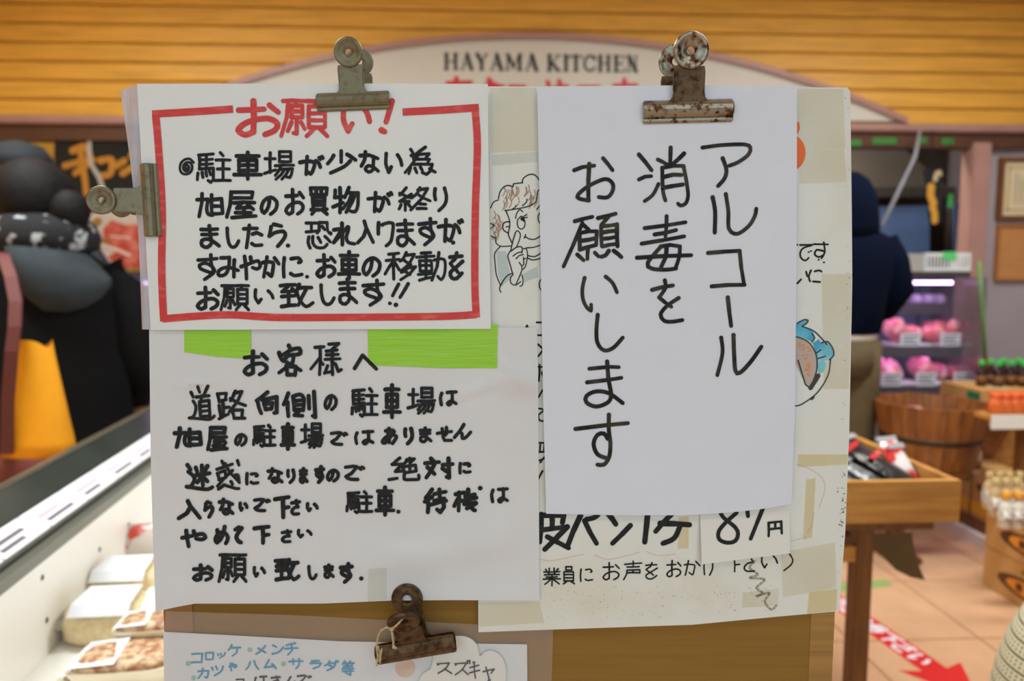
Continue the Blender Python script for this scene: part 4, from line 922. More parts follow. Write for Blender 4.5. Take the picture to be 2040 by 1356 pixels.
def food_pack(px, py, z, w, d, h, rz, label):
    p = FL(px, py, z); e = empty('food_pack', p, rz); tag(e, label, 'food pack', 'packs of browned food')
    loft('tray', [(0, 0, 0, w*.44, d*.44), (0, 0, h*.6, w*.5, d*.5), (0, 0, h*.62, w*.5, d*.5)], M('pack_tray', (238, 224, 196), .4), e, 24, power=6)
    loft('filling', [(0, 0, h*.6, w*.47, d*.47), (0, 0, h*.85, w*.44, d*.42), (0, 0, h, w*.3, d*.25)], m_ham, e, 24, power=4)
    obj('paper_label', [(-w*.46, -d*.42, h*.84), (-w*.02, -d*.45, h*1.0), (-w*.06, d*.35, h*1.05), (-w*.44, d*.35, h*.88)], [(0,1,2,3)], M('bag_label', (232, 234, 240), .5), e)
food_pack(258, 1330, .575, .175, .11, .035, .12, 'pack of browned food with a white label on top of another pack')
food_pack(254, 1352, .515, .2, .13, .05, .12, 'pack of browned food with a white label at the front of the freezer')
food_pack(310, 1256, .60, .13, .08, .03, .12, 'pack of browned food behind the stacked packs')
p = FL(296, 1122, .515); e = empty('snack_bag', p, .3); tag(e, 'red and clear snack bag at the freezer back wall', 'bag')
loft('bag', [(0, 0, 0, .05, .02), (0, 0, .02, .062, .035), (0, 0, .07, .06, .03), (0, 0, .105, .056, .004)], M('snack_film', (214, 204, 196), .25, col2=(200, 64, 50), scale=22, th=(.5, .58)), e, 16, power=3)

# ------------------------------------------------------------------ tray table on the right
m_tw = M('honey_wood', (206, 150, 74), .5, col2=(168, 112, 50), scale=5, stretch=(1, 5, 12), th=(.35, .75)); m_twd = M('dark_honey_wood', (128, 82, 40), .55, col2=(96, 58, 26), scale=6, stretch=(6, 6, 1))
p = W(1917, 957, 1.7); ZT = p.z
TT = empty('tray_table', (p.x, p.y, 0), room_rz); tag(TT, 'wooden tray table with raised sides right of the board', 'table')
h = ZT - W(1917, 1040, 1.7).z
boxo('front_board', -.86, 0, 0, .02, ZT - h, ZT, m_tw, TT, .002); boxo('back_board', -.86, 0, .60, .62, ZT - h, ZT, m_tw, TT, .002)
boxo('side_board', -.02, 0, .02, .60, ZT - h, ZT, m_tw, TT, .002); boxo('side_board', -.86, -.84, .02, .60, ZT - h, ZT, m_tw, TT, .002)
boxo('bottom_board', -.84, -.02, .02, .60, ZT - h + .002, ZT - h + .014, m_twd, TT)
boxo('apron', -.80, -.045, .03, .06, ZT - h - .028, ZT - h, m_twd, TT); boxo('apron', -.80, -.045, .54, .57, ZT - h - .028, ZT - h, m_twd, TT)
lx = W(1713, 1200, 1.76).x - p.x
for x in (lx, -.62):
    for y in (.05, .52): boxo('leg', x - .022, x + .022, y, y + .044, 0, ZT - h - .0285, m_twd, TT, .002)
    boxo('stretcher', x - .012, x + .012, .094, .52, .52, .56, m_twd, TT)
boxo('stretcher', -.598, lx - .022, .055, .075, .515, .555, m_tw, TT)
m_pk = M('black_pack_film', (34, 32, 32), .22, var=.2, scale=20, bump=.25, bscale=50); m_pkr = M('red_pack_print', (196, 40, 44), .3); m_pks = M('silver_pack_print', (196, 194, 200), .2, metal=.3)
PK = [(-.065, .16, .35, 40, 'red and white one at the right'), (-.13, .11, .9, 62, 'second from the right in front'), (-.12, .28, .7, 56, 'behind the red and white one'), (-.19, .11, .8, 66, 'third from the right in front'), (-.20, .28, .9, 58, 'middle of the rear'), (-.26, .11, .9, 68, 'in front nearest the board'), (-.28, .28, .8, 56, 'at the rear nearest the board'), (-.12, .46, .6, 54, 'in the rear corner'), (-.36, .14, .9, 62, 'half hidden by the board'), (-.22, .46, .8, 56, 'against the rear board')]
for i, (x, y, rz, tl, nm) in enumerate(PK):
    w_ = Matrix.Rotation(room_rz, 4, 'Z') @ Vector((x, y, 0)) + Vector((p.x, p.y, 0))
    e = empty('snack_pack', (w_.x, w_.y, ZT - h + (.085 if i else .075) + .05*math.cos(R(tl)))); e.rotation_euler = (R(-tl), 0, rz)
    tag(e, 'snack pack in the tray table, ' + nm, 'snack pack', 'black snack packs')
    hw, hh = (.06, .09) if i else (.035, .062)
    vs, fs = [], []; N = 6
    for a in range(N + 1):
        for b in range(N + 1):
            u, v = a/N*2-1, b/N*2-1; bul = .016 * max(0, (1-u**2)) ** .6 * max(0, (1-v**4)) ** .8
            vs += [(u*hw, -bul, v*hh), (u*hw, bul, v*hh)]
    for a in range(N):
        for b in range(N):
            q = lambda aa, bb, s: 2*(aa*(N+1)+bb)+s
            fs += [(q(a, b, 0), q(a+1, b, 0), q(a+1, b+1, 0), q(a, b+1, 0)), (q(a, b, 1), q(a, b+1, 1), q(a+1, b+1, 1), q(a+1, b, 1))]
    obj('pouch', vs, fs, m_pk if i else M('red_white_pack_film', (214, 60, 60), .25, col2=(236, 226, 226), scale=14, th=(.48, .54)), e, True)
    boxo('band', -hw*.8, hw*.8, -.0175, -.0150, .03, .045, (m_pks, m_pkr, m_pks)[i % 3], e); boxo('seal', -hw, hw, -.0025, .0025, hh - .002, hh + .012, m_pks if i % 2 == 0 else m_pkr, e)
# dark paper flap hanging under the table
lf = [(1738, 1064), (1817, 1060), (1820, 1085), (1828, 1120), (1843, 1155), (1815, 1150), (1785, 1135), (1755, 1105)]
a = [W(x, y, 1.92 + .0006 * (y - 1060)) for x, y in lf]; n = len(a); b = [q + Vector((0, .002, 0)) for q in a]
o = obj('paper_flap', a + b, [tuple(range(n)), tuple(range(2*n-1, n-1, -1))] + [(i, n+i, n+(i+1) % n, (i+1) % n) for i in range(n)], M('olive_paper', (98, 84, 56), .8, var=.1, scale=10)); tag(o, 'dark olive curved paper flap hanging under the tray table', 'paper')

# ------------------------------------------------------------------ wooden tub with staves
tc_ = W(1855, 800, 3.05); RT = .228; zt = tc_.z; zh = .27
tb = empty('wooden_tub', (tc_.x, tc_.y, zt - zh)); tag(tb, 'round wooden stave tub with a dark hoop beyond the tray table', 'tub')
m_st = M('tub_wood', (150, 92, 40), .5, col2=(112, 62, 24), scale=6, stretch=(5, 5, 1))
NS = 24
for k in range(NS):
    a0, a1 = 2*math.pi*(k+.03)/NS, 2*math.pi*(k+.97)/NS; vs = []
    for z, r in ((0, .175), (zh, RT)):
        for rr in (r, r - .016):
            for aa in (a0, a1): vs.append((rr*math.cos(aa), rr*math.sin(aa), z + (.002 * (k % 3) if z else 0)))
    obj('stave', vs, [(0,1,5,4), (2,6,7,3), (4,5,7,6), (0,2,3,1), (0,4,6,2), (1,3,7,5)], m_st, tb)
lathe('tub_bottom', [(.165, .03), (.165, .045)], m_st, tb, 24)
def ring(name, r0, r1, z0, z1, mat, par, n=28):
    vs, fs = [], []
    for k in range(n):
        t = 2*math.pi*k/n; c, s_ = math.cos(t), math.sin(t)
        vs += [(r0*c, r0*s_, z0), (r1*c, r1*s_, z1), ((r1+.004)*c, (r1+.004)*s_, z1), ((r0+.004)*c, (r0+.004)*s_, z0)]
    for k in range(n):
        for j in range(4): fs.append((4*k+j, 4*k+(j+1) % 4, 4*((k+1) % n)+(j+1) % 4, 4*((k+1) % n)+j))
    return obj(name, vs, fs, mat, par, True)
ring('hoop', .175 + .047*.42, .175 + .047*.50, zh*.42, zh*.50, M('hoop_metal', (54, 40, 28), .5, metal=.4), tb)
o = loft('candy_pack', [(0, 0, 0, .05, .03), (0, 0, .03, .07, .045), (0, 0, .07, .05, .03)], M('red_candy_film', (206, 56, 60), .3, col2=(236, 170, 170), scale=20), None, 14, power=3); o.location = (tc_.x - .05, tc_.y + .02, zt - zh + .045); tag(o, 'red candy pack lying in the wooden tub', 'pack')
o = loft('candy_pack', [(0, 0, 0, .06, .04), (0, 0, .05, .08, .05), (0, 0, .18, .06, .03)], M('red_candy_film2', (210, 70, 74), .3, col2=(240, 200, 200), scale=16), None, 14, power=3); o.location = (tc_.x - .03, tc_.y + .11, zt - zh + .046); o.rotation_euler = (0, 0, .4); tag(o, 'taller red candy pack standing in the wooden tub', 'pack')
sd = empty('tub_stool', (tc_.x - .1, tc_.y, 0)); tag(sd, 'dark wooden pedestal stool under the round tub', 'stool')
boxo('seat', -.16, .19, -.17, .17, zt - zh - .03, zt - zh, m_twd, sd, .006)
boxo('column', -.06, .0, -.03, .03, .03, zt - zh - .0305, m_twd, sd, .004); boxo('foot', -.10, .03, -.12, .12, 0, .03, m_twd, sd, .004)

# ------------------------------------------------------------------ bottle display at the right
m_ct = M('carton', (196, 146, 84), .8, var=.08, scale=8); m_cty = M('carton_yellow', (222, 164, 40), .7); m_ctb = M('carton_print', (92, 56, 26), .7); m_ctg = M('carton_green', (40, 118, 74), .6)
def carton(x, y, z, lx_, ly_, lz, label, style, rz=room_rz):
    e = empty('carton', (x, y, z), rz); tag(e, label, 'carton', 'cardboard cartons')
    boxo('box', 0, lx_, 0, ly_, 0, lz, m_ct, e, .003)
    boxo('closing_tape', lx_*.3, lx_*.36, -.001, ly_, lz - .0005, lz + .0008, m_tape2, e)
    if style == 'logo':
        vs, fs = [], []
        for r_, xo in ((1., -.0012), (.72, -.0018)):
            b = len(vs)
            for k in range(20): vs.append((xo, ly_*.5 + ly_*.34*r_*math.cos(k*math.pi/10), lz*.45 + lz*.24*r_*math.sin(k*math.pi/10)))
        o1_ = obj('logo_oval', vs[:20], [tuple(range(19, -1, -1))], m_ctb, e); obj('logo_core', vs[20:], [tuple(range(19, -1, -1))], M('logo_orange', (226, 140, 36), .7), o1_)
        boxo('print_bar', -.0014, 0, ly_*.28, ly_*.6, lz*.8, lz*.86, m_ctb, e)
        for k in range(3): boxo('logo_letter', -.003, -.0019, ly_*(.34 + .12*k), ly_*(.40 + .12*k), lz*.36, lz*.54, m_ctb, e)
    else:
        boxo('coloured_band', -.0014, 0, .0, ly_, lz*.08, lz*.3, m_cty, e); boxo('green_band', -.0015, 0, ly_*.0, ly_*.3, lz*.62, lz*.92, m_ctg, e)
        boxo('print_bar', -.0015, 0, ly_*.4, ly_*.85, lz*.55, lz*.66, m_ctb, e)
    return e
q = FL(1965, 1158); CX0, CY0 = q.x, q.y
carton(CX0 - .01, CY0 - .52, 0, .34, .5, .165, 'brown carton with an orange oval mark, lower one at the right edge', 'logo')
carton(CX0 - .01, CY0 - .52, .166, .34, .5, .165, 'brown carton with an orange oval mark, upper one at the right edge', 'logo')
dsx = FL(1900, 1070).x + .03
ds = empty('display_stand', (dsx, 3.0, 0), room_rz); tag(ds, 'stepped wooden display stand for bottles with a white plinth', 'display stand')
boxo('plinth', 0, 1.1, -.02, .5, 0, .06, M('white_plinth', (236, 230, 222), .5), ds); boxo('lower_step', .03, 1.1, 0, .5, .06, .12, m_twd, ds)
boxo('upper_step', .16, 1.1, .1, .5, .12, .56, m_tw, ds)
carton(dsx + .03, 3.02, .1205, .12, .2, .25, 'tall carton with yellow and green print, front one beside the plinth', 'band')
carton(dsx + .02, 3.24, .1205, .12, .22, .25, 'tall carton with yellow and green print, rear one beside the plinth', 'band')
# bottles
def make_bottle(name, prof, body, capm, cap, labm=None, lab=None, glass=None):
    e = empty(name); lathe('bottle_body', prof, body, e, 14); lathe('cap', cap, capm, e, 14)
    if labm: lathe('bottle_label', lab, labm, e, 14)
    return e
m_soy = M('dark_soy_bottle', (52, 26, 16), .15, var=.3, scale=30); m_gcap = M('green_cap', (40, 190, 66), .4); m_slab = M('soy_label', (120, 74, 36), .6)
m_tan = M('tan_dressing_bottle', (196, 160, 112), .2, col2=(226, 206, 170), scale=30); m_tcap = M('tan_cap', (206, 178, 120), .4); m_ocap = M('amber_cap', (224, 156, 50), .4)
m_wl = M('bottle_label_white', (228, 222, 210), .6, col2=(150, 140, 130), scale=60, th=(.5, .6)); m_rjar = M('red_jar', (206, 88, 40), .25, col2=(232, 140, 70), scale=20); m_rcap = M('red_orange_cap', (226, 92, 40), .4)
soy = make_bottle('soy_bottle', [(.018, 0), (.022, .004), (.022, .06), (.017, .075), (.009, .09), (.009, .098)], m_soy, m_gcap, [(.012, .098), (.0125, .101), (.0125, .118), (.010, .121)], m_slab, [(.0225, .015), (.0225, .048)])
drs = make_bottle('dressing_bottle', [(.02, 0), (.023, .004), (.023, .085), (.019, .1), (.011, .115), (.011, .122)], m_tan, m_tcap, [(.014, .122), (.0145, .125), (.0145, .145), (.012, .148)], m_wl, [(.0235, .02), (.0235, .075)])
drs2 = make_bottle('sauce_bottle', [(.02, 0), (.023, .004), (.023, .075), (.019, .09), (.011, .1), (.011, .106)], M('white_sauce_bottle', (226, 220, 206), .3), m_ocap, [(.016, .106), (.017, .11), (.016, .128), (.010, .136)], m_wl, [(.0235, .015), (.0235, .065)])
jar = make_bottle('sauce_jar', [(.024, 0), (.028, .004), (.028, .05), (.022, .06), (.02, .064)], m_rjar, m_rcap, [(.023, .064), (.024, .067), (.023, .082), (.02, .084)])
ORD = ['first', 'second', 'third', 'fourth', 'fifth', 'sixth', 'seventh', 'eighth', 'ninth', 'tenth', 'eleventh', 'twelfth']
def rank(proto, spots, lab, cat, group, z, Y):
    for i, (px, dy) in enumerate(spots):
        o = proto if i == 0 else copy_tree(proto)
        P_ = W(px, 800, Y + dy); o.location = (P_.x, P_.y, z)
        tag(o, lab + ', ' + ORD[i] + ' from the left in its row', cat, group)
e = carton(W(1912, 800, 3.3).x, 3.16, .561, .40, .28, .165, 'open carton box carrying the soy bottles', 'band')
rank(soy, [(1952, 0), (1970, .04), (1986, -.02), (2010, .0), (2034, -.02), (2060, .03), (1995, .07), (2024, .08)], 'dark soy bottle with a bright green cap', 'bottle', 'green-capped soy bottles', .7275, 3.28)
trz = W(2000, 826, 2.72).z; tx0 = W(1966, 820, 2.72).x
e = empty('jar_shelf', (tx0, 2.69, 0), room_rz); tag(e, 'small wooden shelf with white edge holding the red jars', 'shelf')
boxo('shelf_board', 0, .4, 0, .1, trz - .018, trz, m_tw, e); boxo('white_edge', -.003, .4, -.006, -.0005, trz - .05, trz + .006, M('white_edge_strip', (232, 230, 224), .5), e)
for x in (.17, .3): boxo('leg', x, x + .025, .03, .09, .3316, trz - .0185, m_twd, e)
rank(jar, [(1984, 0), (2002, .0), (2022, .0), (2042, .0), (2062, .0)], 'small red jar with an orange cap', 'jar', 'red sauce jars', trz + .0005, 2.75)
zbt = .332
rank(drs, [(1995, 0), (2015, .0), (2036, .0), (1982, .09), (2001, .09), (2021, .09), (2042, .09)], 'tan dressing bottle with a beige cap', 'bottle', 'tan dressing bottles', zbt + .0005, CY0 - .16)
rank(drs2, [(2018, 0), (2042, .0), (2066, 0)], 'white sauce bottle with an amber cap', 'bottle', 'amber-capped sauce bottles', zbt + .0005, CY0 - .28)
dr3 = make_bottle('dressing_bottle', [(.018, 0), (.021, .004), (.021, .085), (.017, .1), (.010, .112), (.010, .118)], M('clear_dressing_bottle', (176, 160, 150), .15, col2=(206, 180, 140), scale=30), m_tcap, [(.013, .118), (.0135, .121), (.0135, .138), (.011, .141)], m_slab, [(.0215, .02), (.0215, .06)])
rank(dr3, [(1908, 0), (1930, 0), (1952, 0), (1916, .1), (1938, .1)], 'slim pale dressing bottle beside the tub', 'bottle', 'slim dressing bottles', .371, 3.06)

# ------------------------------------------------------------------ floor marks
A0, A1 = FL(1650, 1186, .0), FL(1862, 1334, .0); ax = (A1 - A0); AL = ax.length; ax = ax.normalized(); ay = Vector((-ax.y, ax.x, 0)) * -1
def onfl(u, v, z=.0012): q = A0 + ax*u + ay*v; return Vector((q.x, q.y, z))
ar = empty('floor_arrow', (A0.x, A0.y, .0005)); tag(ar, 'red floor arrow sticker with white lettering', 'floor arrow')
hw = .045
pts = [(0, -hw), (AL, -hw), (AL - .02, -.115), (AL + .17, 0), (AL - .02, .115), (AL, hw), (0, hw)]
vs = [onfl(u, v, .0012) for u, v in pts] + [onfl(u, v, .0003) for u, v in pts]
fs = [(0,1,5,6), (2,3,4,5,1)] + [(7+i, 7+(i+1) % 7, (i+1) % 7, i) for i in range(7)]
inv(obj('arrow', vs, fs, M('red_floor_vinyl', (226, 44, 44), .4, var=.06, scale=8), ar), ar)
ik = Ink(.011, lambda u, v: onfl(u, v, .0018))
cw = .066
st_ = AL - .015 - cw*9.4
for i, chn in enumerate('コチらでお待下さい'):
    stq = parse(G[chn]); u0 = st_ + cw*1.03*i
    for sm, pp in stq: ik.line([(u0 + a/100*cw*.9, -.034 + b/100*.068) for a, b in (spline(pp, 12) if sm else pp)], False, .0125, False)
inv(ik.build('white_lettering', M('white_vinyl', (240, 232, 236), .5), ar), ar)
ga, gb = FL(1660, 1172), FL(1772, 1160)
vs = []
for q in (ga, gb): vs += [(q.x, q.y - .03, .001), (q.x, q.y + .03, .001)]
o = obj('floor_tape', vs + [(x, y, .0003) for x, y, z in vs], [(0,2,3,1), (4,5,7,6), (0,4,6,2), (2,6,7,3), (3,7,5,1), (1,5,4,0)], M('pale_green_tape', (150, 176, 104), .6)); tag(o, 'pale green tape strip on the tiled floor under the tray table', 'floor tape')

# ------------------------------------------------------------------ striped shopping bag, bottom right
def bag_mat():
    m = M('cream_striped_fabric', (206, 200, 172), .9); nt = m.node_tree; b = nt.nodes['Principled BSDF']
    tc = nt.nodes.new('ShaderNodeTexCoord'); sx = nt.nodes.new('ShaderNodeSeparateXYZ'); nt.links.new(tc.outputs['UV'], sx.inputs[0])
    def math_(op, a, b_=None, v=None):
        n = nt.nodes.new('ShaderNodeMath'); n.operation = op
        nt.links.new(a, n.inputs[0])
        if b_ is not None: nt.links.new(b_, n.inputs[1])
        elif v is not None: n.inputs[1].default_value = v
        return n.outputs[0]
    fz = math_('FRACT', math_('MULTIPLY', sx.outputs['Y'], v=42.)); line = math_('LESS_THAN', fz, v=.14)
    fu = math_('FRACT', math_('MULTIPLY', sx.outputs['X'], v=110.)); du = math_('LESS_THAN', fu, v=.34)
    f3 = math_('FRACT', math_('MULTIPLY', fz, v=3.)); dv = math_('LESS_THAN', f3, v=.45); dot = math_('MULTIPLY', du, dv)
    fac = math_('MAXIMUM', line, dot)
    mx = nt.nodes.new('ShaderNodeMixRGB'); nt.links.new(fac, mx.inputs[0]); mx.inputs[1].default_value = rgb((206, 200, 172)); mx.inputs[2].default_value = rgb((48, 74, 56))
    nt.links.new(mx.outputs[0], b.inputs['Base Color']); return m
bx_, by_ = 1.11, 1.13
prof = [(.17, .0), (.21, .02), (.25, .2), (.268, .4), (.265, .52), (.25, .60), (.225, .67), (.185, .73), (.13, .78), (.08, .80)]
vs, fs, uv = [], [], []; N = 40
for k, (r, z) in enumerate(prof):
    for i in range(N + 1):
        t = 2*math.pi*i/N; vs.append((r*math.cos(t)*(1+.02*math.sin(5*t)), r*.8*math.sin(t), z + .03*math.cos(t+.3)*(z/.8))); uv.append((i/N, z))
for k in range(len(prof)-1):
    for i in range(N): fs.append((k*(N+1)+i, k*(N+1)+i+1, (k+1)*(N+1)+i+1, (k+1)*(N+1)+i))
sb = empty('fabric_bag', (bx_, by_, 0)); tag(sb, 'bulging cream fabric bag with dark green dotted stripes at the lower right corner', 'bag')
o = obj('bag_body', vs, fs, bag_mat(), sb, True); ul = o.data.uv_layers.new(name='UVMap')
for l in o.data.loops: ul.data[l.index].uv = uv[l.vertex_index]
sub = o.modifiers.new('smooth', 'SUBSURF'); sub.levels = 1; sub.render_levels = 2
tube('handle', [(-.07, 0, .78), (-.06, 0, .86), (0, 0, .9), (.06, 0, .86), (.07, 0, .78)], .012, M('green_handle', (60, 84, 62), .8), sb)

# ------------------------------------------------------------------ people
def body(name, pts, edges, mat, parent):
    """one continuous figure grown over a skeleton: pts = (x,y,z,radius)"""
    me = bpy.data.meshes.new(name); me.from_pydata([p_[:3] for p_ in pts], edges, []); me.update(); me.materials.append(mat)
    o = bpy.data.objects.new(name, me); C.objects.link(o); o.parent = parent
    md = o.modifiers.new('skin', 'SKIN'); md.use_smooth_shade = True
    for i, p_ in enumerate(pts):
        sv_ = me.skin_vertices[0].data[i]; r_ = p_[3]; sv_.radius = r_ if isinstance(r_, tuple) else (r_, r_); sv_.use_root = (i == 0)
    sm = o.modifiers.new('sub', 'SUBSURF'); sm.levels = 1; sm.render_levels = 2
    return o
m_skin = M('skin', (206, 150, 118), .55, var=.08, scale=10)
def person(name, loc, rz, H, label, arms):
    """standing figure, facing +y before rz; arms: list of two (elbow, wrist) in local units of height"""
    e = empty(name, loc, rz); tag(e, label, 'person'); h = H
    P_ = [(0, 0, .53*h, .06*h), (0, 0, .62*h, .055*h), (0, -.005*h, .74*h, .065*h), (0, 0, .815*h, .045*h), (0, .008*h, .86*h, .032*h), (0, .015*h, .905*h, .055*h), (0, .012*h, .955*h, .056*h), (0, .008*h, .985*h, .035*h)]
    E_ = [(0, 1), (1, 2), (2, 3), (3, 4), (4, 5), (5, 6), (6, 7)]
    P_.append((0, .075*h, .918*h, .010*h)); E_.append((5, 8))                    # nose
    for s in (-1, 1): P_.append((s*.056*h, .012*h, .925*h, .012*h)); E_.append((6, len(P_)-1))   # ears
    for s, (el, wr) in zip((-1, 1), arms):
        b = len(P_); P_.append((s*.10*h, 0, .79*h, .034*h)); E_.append((3, b))
        P_.append((s*el[0]*h, el[1]*h, el[2]*h, .022*h)); E_.append((b, b+1)); P_.append((s*wr[0]*h, wr[1]*h, wr[2]*h, .019*h)); E_.append((b+1, b+2))
        d = Vector((s*(wr[0]-el[0]), wr[1]-el[1], wr[2]-el[2])).normalized(); w0 = Vector((s*wr[0]*h, wr[1]*h, wr[2]*h)); sd_ = Vector((0, 0, 1)) if abs(d.z) < .7 else Vector((0, 1, 0))
        pm = w0 + d*.045*h; P_.append((*pm, .020*h)); E_.append((b+2, b+3)); pi_ = b+3
        for k in range(4):
            f0 = pm + d*.02*h + sd_*(.020 - .013*k)*h; L_ = (.04, .046, .043, .034)[k]*h; f1 = f0 + d*L_*.6; f2 = f1 + d*L_*.4 + Vector((-s*.012*h, 0, 0))
            j = len(P_); P_.extend([(*f0, .0058*h), (*f1, .0052*h), (*f2, .0044*h)]); E_.extend([(pi_, j), (j, j+1), (j+1, j+2)])
        j = len(P_); t0 = w0 + d*.02*h + sd_*.022*h; t1 = t0 + d*.03*h + sd_*.014*h; P_.extend([(*t0, .0065*h), (*t1, .0055*h)]); E_.extend([(b+2, j), (j, j+1)])
    for s in (-1, 1):
        b = len(P_); P_.extend([(s*.048*h, 0, .50*h, .042*h), (s*.055*h, .01*h, .28*h, .032*h), (s*.055*h, -.012*h, .045*h, .024*h), (s*.058*h, .055*h, .022*h, .021*h), (s*.06*h, .09*h, .016*h, .015*h)])
        E_.extend([(0, b), (b, b+1), (b+1, b+2), (b+2, b+3), (b+3, b+4)])
    body('body', P_, E_, m_skin, e)
    for s in (-1, 1):
        loft('shoe', [(s*.057*h, .03*h, 0.001, .030*h, .075*h), (s*.057*h, .03*h, .018*h, .032*h, .077*h), (s*.057*h, .015*h, .04*h, .028*h, .055*h), (s*.056*h, -.012*h, .065*h, .026*h, .03*h)], M('dark_shoe', (40, 36, 34), .5), e, 16)
    return e
def blob(name, c, r, mat, parent, n=18, squash=None):
    rings = []
    for k in range(13):
        t = math.pi * k / 12; rings.append((c[0], c[1], c[2] - r[2]*math.cos(t), max(r[0]*math.sin(t), .002), max(r[1]*math.sin(t), .002)))
    return loft(name, rings, mat, parent, n)
# woman at the left, seen from behind
m_coat = M('black_coat', (15, 15, 17), .9, spec=.2, var=.2, scale=10, bump=.1); m_hoodg = M('charcoal_hood', (60, 65, 69), .95, spec=.1, var=.3, scale=9, bump=.5, bscale=9); m_hair = M('black_hair', (12, 10, 10), .6, spec=.15, col2=(34, 30, 32), scale=14, stretch=(3, 3, 20), bump=.3, bscale=30)
YWm = 2.48
wc = W(100, 700, YWm)
wm = person('person', (wc.x, wc.y, 0), R(28), 1.60, 'person with black hair bun, charcoal hood and black coat carrying an orange bag', [((.15, -.01, .62), (.16, .08, .48)), ((.15, -.01, .62), (.16, .08, .48))])
H = 1.60
loft('coat', [(0, 0, .36, .27, .21), (0, 0, .5, .265, .2), (0, 0, .75, .25, .185), (0, 0, .95, .235, .17), (0, 0, 1.12, .235, .165), (0, -.01, 1.22, .225, .15), (0, -.01, 1.29, .185, .125), (0, -.005, 1.345, .11, .095), (0, .0, 1.37, .075, .08)], m_coat, wm, 28)
for s in (-1, 1):
    tube('sleeve', [(s*.18, 0, 1.28), (s*.225, 0, 1.2), (s*.255, -.01, 1.0), (s*.262, .06, .86), (s*.258, .13, .77)], [.07, .082, .075, .065, .055], m_coat, wm, 14)
    tube('trouser_leg', [(s*.085, 0, .82), (s*.09, .01, .45), (s*.09, -.01, .09)], [.095, .075, .065], M('dark_trousers', (34, 34, 40), .9), wm, 14)
loft('hood', [(.10, -.15, 1.13, .03, .02, .3, 0), (.09, -.165, 1.15, .085, .045, .25, 0), (.075, -.165, 1.20, .13, .065, .1, 0), (.06, -.14, 1.26, .145, .08, -.15, 0), (.035, -.095, 1.31, .14, .095, -.25, 0), (.01, -.05, 1.345, .12, .09, -.15, 0), (0, -.03, 1.355, .08, .07)], m_hoodg, wm, 26)
loft('scarf', [(0, 0, 1.32, .13, .12), (0, .0, 1.34, .172, .155), (0, .0, 1.385, .178, .162), (0, .0, 1.43, .16, .148), (0, .0, 1.455, .12, .115)], M('black_white_scarf', (26, 26, 28), .9, col2=(186, 188, 192), scale=22, th=(.54, .62), bump=.3, bscale=20), wm, 26)
blob('hair', (-.02, -.0, 1.52), (.128, .132, .13), m_hair, wm, 22)
blob('hair_bun', (.085, -.075, 1.47), (.068, .065, .07), m_hair, wm, 16)
blob('hair_strand', (.095, -.07, 1.405), (.05, .045, .055), m_hair, wm, 14)
# orange tote on the shoulder
bc = W(72, 800, 2.12); tb_ = empty('tote_bag', (bc.x, bc.y, W(72, 965, 2.12).z)); tag(tb_, 'bright orange tote bag with burgundy base and strap carried by the woman', 'bag')
z1 = W(72, 905, 2.12).z - tb_.location.z; z2 = W(72, 684, 2.12).z - tb_.location.z; m_or = M('orange_canvas', (255, 172, 8), .7, var=.12, scale=6, bump=.1, bscale=12); m_bu = M('burgundy_leather', (104, 44, 44), .5, var=.1, scale=8)
kx = 2.12 / 1400
loft('base', [(0, 0, 0, 66*kx, .05), (0, 0, .02, 74*kx, .06), (0, 0, z1, 74*kx, .062)], m_bu, tb_, 28, power=5)
vs, fs = [], []; N = 28; L_ = 9
for k in range(L_):
    f = k/(L_-1); z = z1 + .001 + (z2 - z1)*f; rx = (73 - 34*f)*kx; ry = .06 - .035*f
    for i in range(N):
        t = 2*math.pi*i/N; fo = 1 + (.10*f + .03) * math.cos(5*t + 1.2)
        vs.append((rx*math.cos(t)*abs(math.cos(t))**-.35 if abs(math.cos(t)) > .05 else 0, ry*math.sin(t)*fo, z + (.012*math.sin(3*t) if k == L_-1 else 0)))
for k in range(L_-1):
    for i in range(N): fs.append((k*N+i, k*N+(i+1) % N, (k+1)*N+(i+1) % N, (k+1)*N+i))
fs.append(tuple(range(N-1, -1, -1)))
obj('canvas_body', vs, fs, m_or, tb_, True)
def strap(name, pts, wd_, th_, mat, par):
    vs, fs = [], []
    for x, y, z in pts: vs += [(x - wd_, y, z), (x + wd_, y, z), (x + wd_, y + th_, z), (x - wd_, y + th_, z)]
    for k in range(len(pts)-1):
        for j in range(4): fs.append((4*k+j, 4*k+(j+1) % 4, 4*k+4+(j+1) % 4, 4*k+4+j))
    fs += [(3, 2, 1, 0), tuple(4*(len(pts)-1) + j for j in range(4))]
    return obj(name, vs, fs, mat, par)
O_ = Vector(tb_.location)
sp_ = [W(12, 905, 2.05), W(14, 800, 2.045), W(22, 700, 2.04), W(28, 650, 2.06), W(30, 600, 2.10), W(20, 550, 2.16), W(8, 515, 2.24), W(2, 500, 2.34)]
strap('strap', [tuple(q - O_) for q in sp_], .019, .006, M('dusty_red_strap', (98, 44, 43), .6, var=.1, scale=10), tb_)
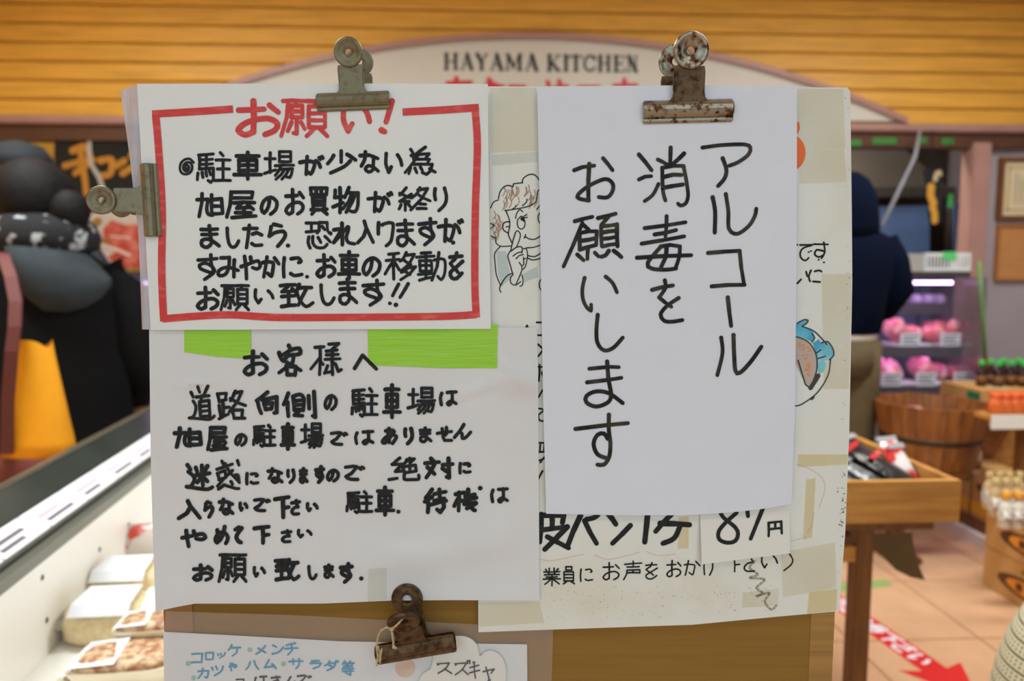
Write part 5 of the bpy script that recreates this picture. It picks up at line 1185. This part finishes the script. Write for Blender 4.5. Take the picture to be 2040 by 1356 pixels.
# person further back at the left edge
pc = W(45, 400, 2.95); pb2 = person('person', (pc.x, pc.y, 0), R(10), 1.76, 'person with a dark cap and navy jacket at the far left edge', [((.15, -.01, .62), (.15, .1, .52)), ((.15, -.01, .62), (.15, .1, .52))])
m_nv = M('navy_jacket', (6, 14, 34), .95, spec=.08, var=.25, scale=7, bump=.1)
loft('jacket', [(0, 0, .82, .2, .15), (0, 0, 1.1, .22, .16), (0, -.01, 1.32, .235, .15), (0, -.01, 1.42, .2, .125), (0, 0, 1.48, .1, .09)], M('dark_grey_jacket', (40, 42, 46), .85, var=.2, scale=8), pb2, 24)
for s in (-1, 1):
    tube('sleeve', [(s*.19, 0, 1.4), (s*.245, 0, 1.28), (s*.27, -.01, 1.09), (s*.266, .12, .95)], [.065, .075, .066, .05], MATS['dark_grey_jacket'], pb2, 14)
    tube('trouser_leg', [(s*.09, 0, .88), (s*.095, .01, .5), (s*.095, -.02, .09)], [.1, .08, .068], MATS['dark_trousers'], pb2, 14)
blob('hair', (0, -.01, 1.655), (.115, .125, .125), M('blue_black_hair', (30, 36, 42), .6, col2=(58, 66, 74), scale=14), pb2, 20)
loft('cap', [(0, -.005, 1.68, .122, .128), (0, -.005, 1.73, .118, .124), (0, -.005, 1.775, .085, .09), (0, -.005, 1.795, .02, .02)], M('dark_cap', (26, 32, 38), .8), pb2, 20)
# hooded man at the right
mc = W(1674, 600, 3.2); mn = person('person', (mc.x, mc.y, 0), R(0), 1.68, 'person in a navy hooded jacket and olive trousers standing at the meat showcase', [((.165, .01, .66), (.09, .17, .60)), ((.165, .01, .66), (.09, .17, .60))])
loft('jacket', [(0, 0, .985, .172, .135), (0, -.005, 1.0, .178, .14), (0, -.01, 1.12, .19, .15), (0, -.015, 1.27, .215, .155), (0, -.015, 1.36, .222, .145), (0, -.01, 1.42, .19, .125), (0, 0, 1.46, .11, .1), (0, .0, 1.48, .08, .08)], m_nv, mn, 28)
loft('shirt_hem', [(0, 0, .955, .165, .13), (0, 0, .99, .168, .132)], M('white_shirt', (220, 214, 206), .8), mn, 24)
for s in (-1, 1):
    tube('sleeve', [(s*.17, 0, 1.40), (s*.215, -.01, 1.30), (s*.245, -.02, 1.18), (s*.235, .06, 1.10), (s*.185, .2, 1.05), (s*.165, .255, 1.02)], [.07, .078, .07, .064, .052, .045], m_nv, mn, 14)
    tube('trouser_leg', [(s*.08, 0, .95), (s*.095, .01, .72), (s*.095, .01, .45), (s*.095, -.015, .08)], [.108, .098, .082, .07], M('olive_trousers', (92, 78, 50), .85, var=.15, scale=10, bump=.1), mn, 16)
loft('waist', [(0, 0, .80, .16, .125), (0, 0, .86, .172, .135), (0, 0, .955, .168, .132)], MATS['olive_trousers'], mn, 24)
loft('hood', [(0, -.02, 1.41, .14, .12), (0, -.02, 1.46, .142, .13), (0, -.012, 1.54, .132, .138), (0, -.005, 1.61, .122, .13), (0, .0, 1.67, .092, .1), (0, .005, 1.70, .055, .06), (0, .005, 1.71, .01, .01)], m_nv, mn, 24)
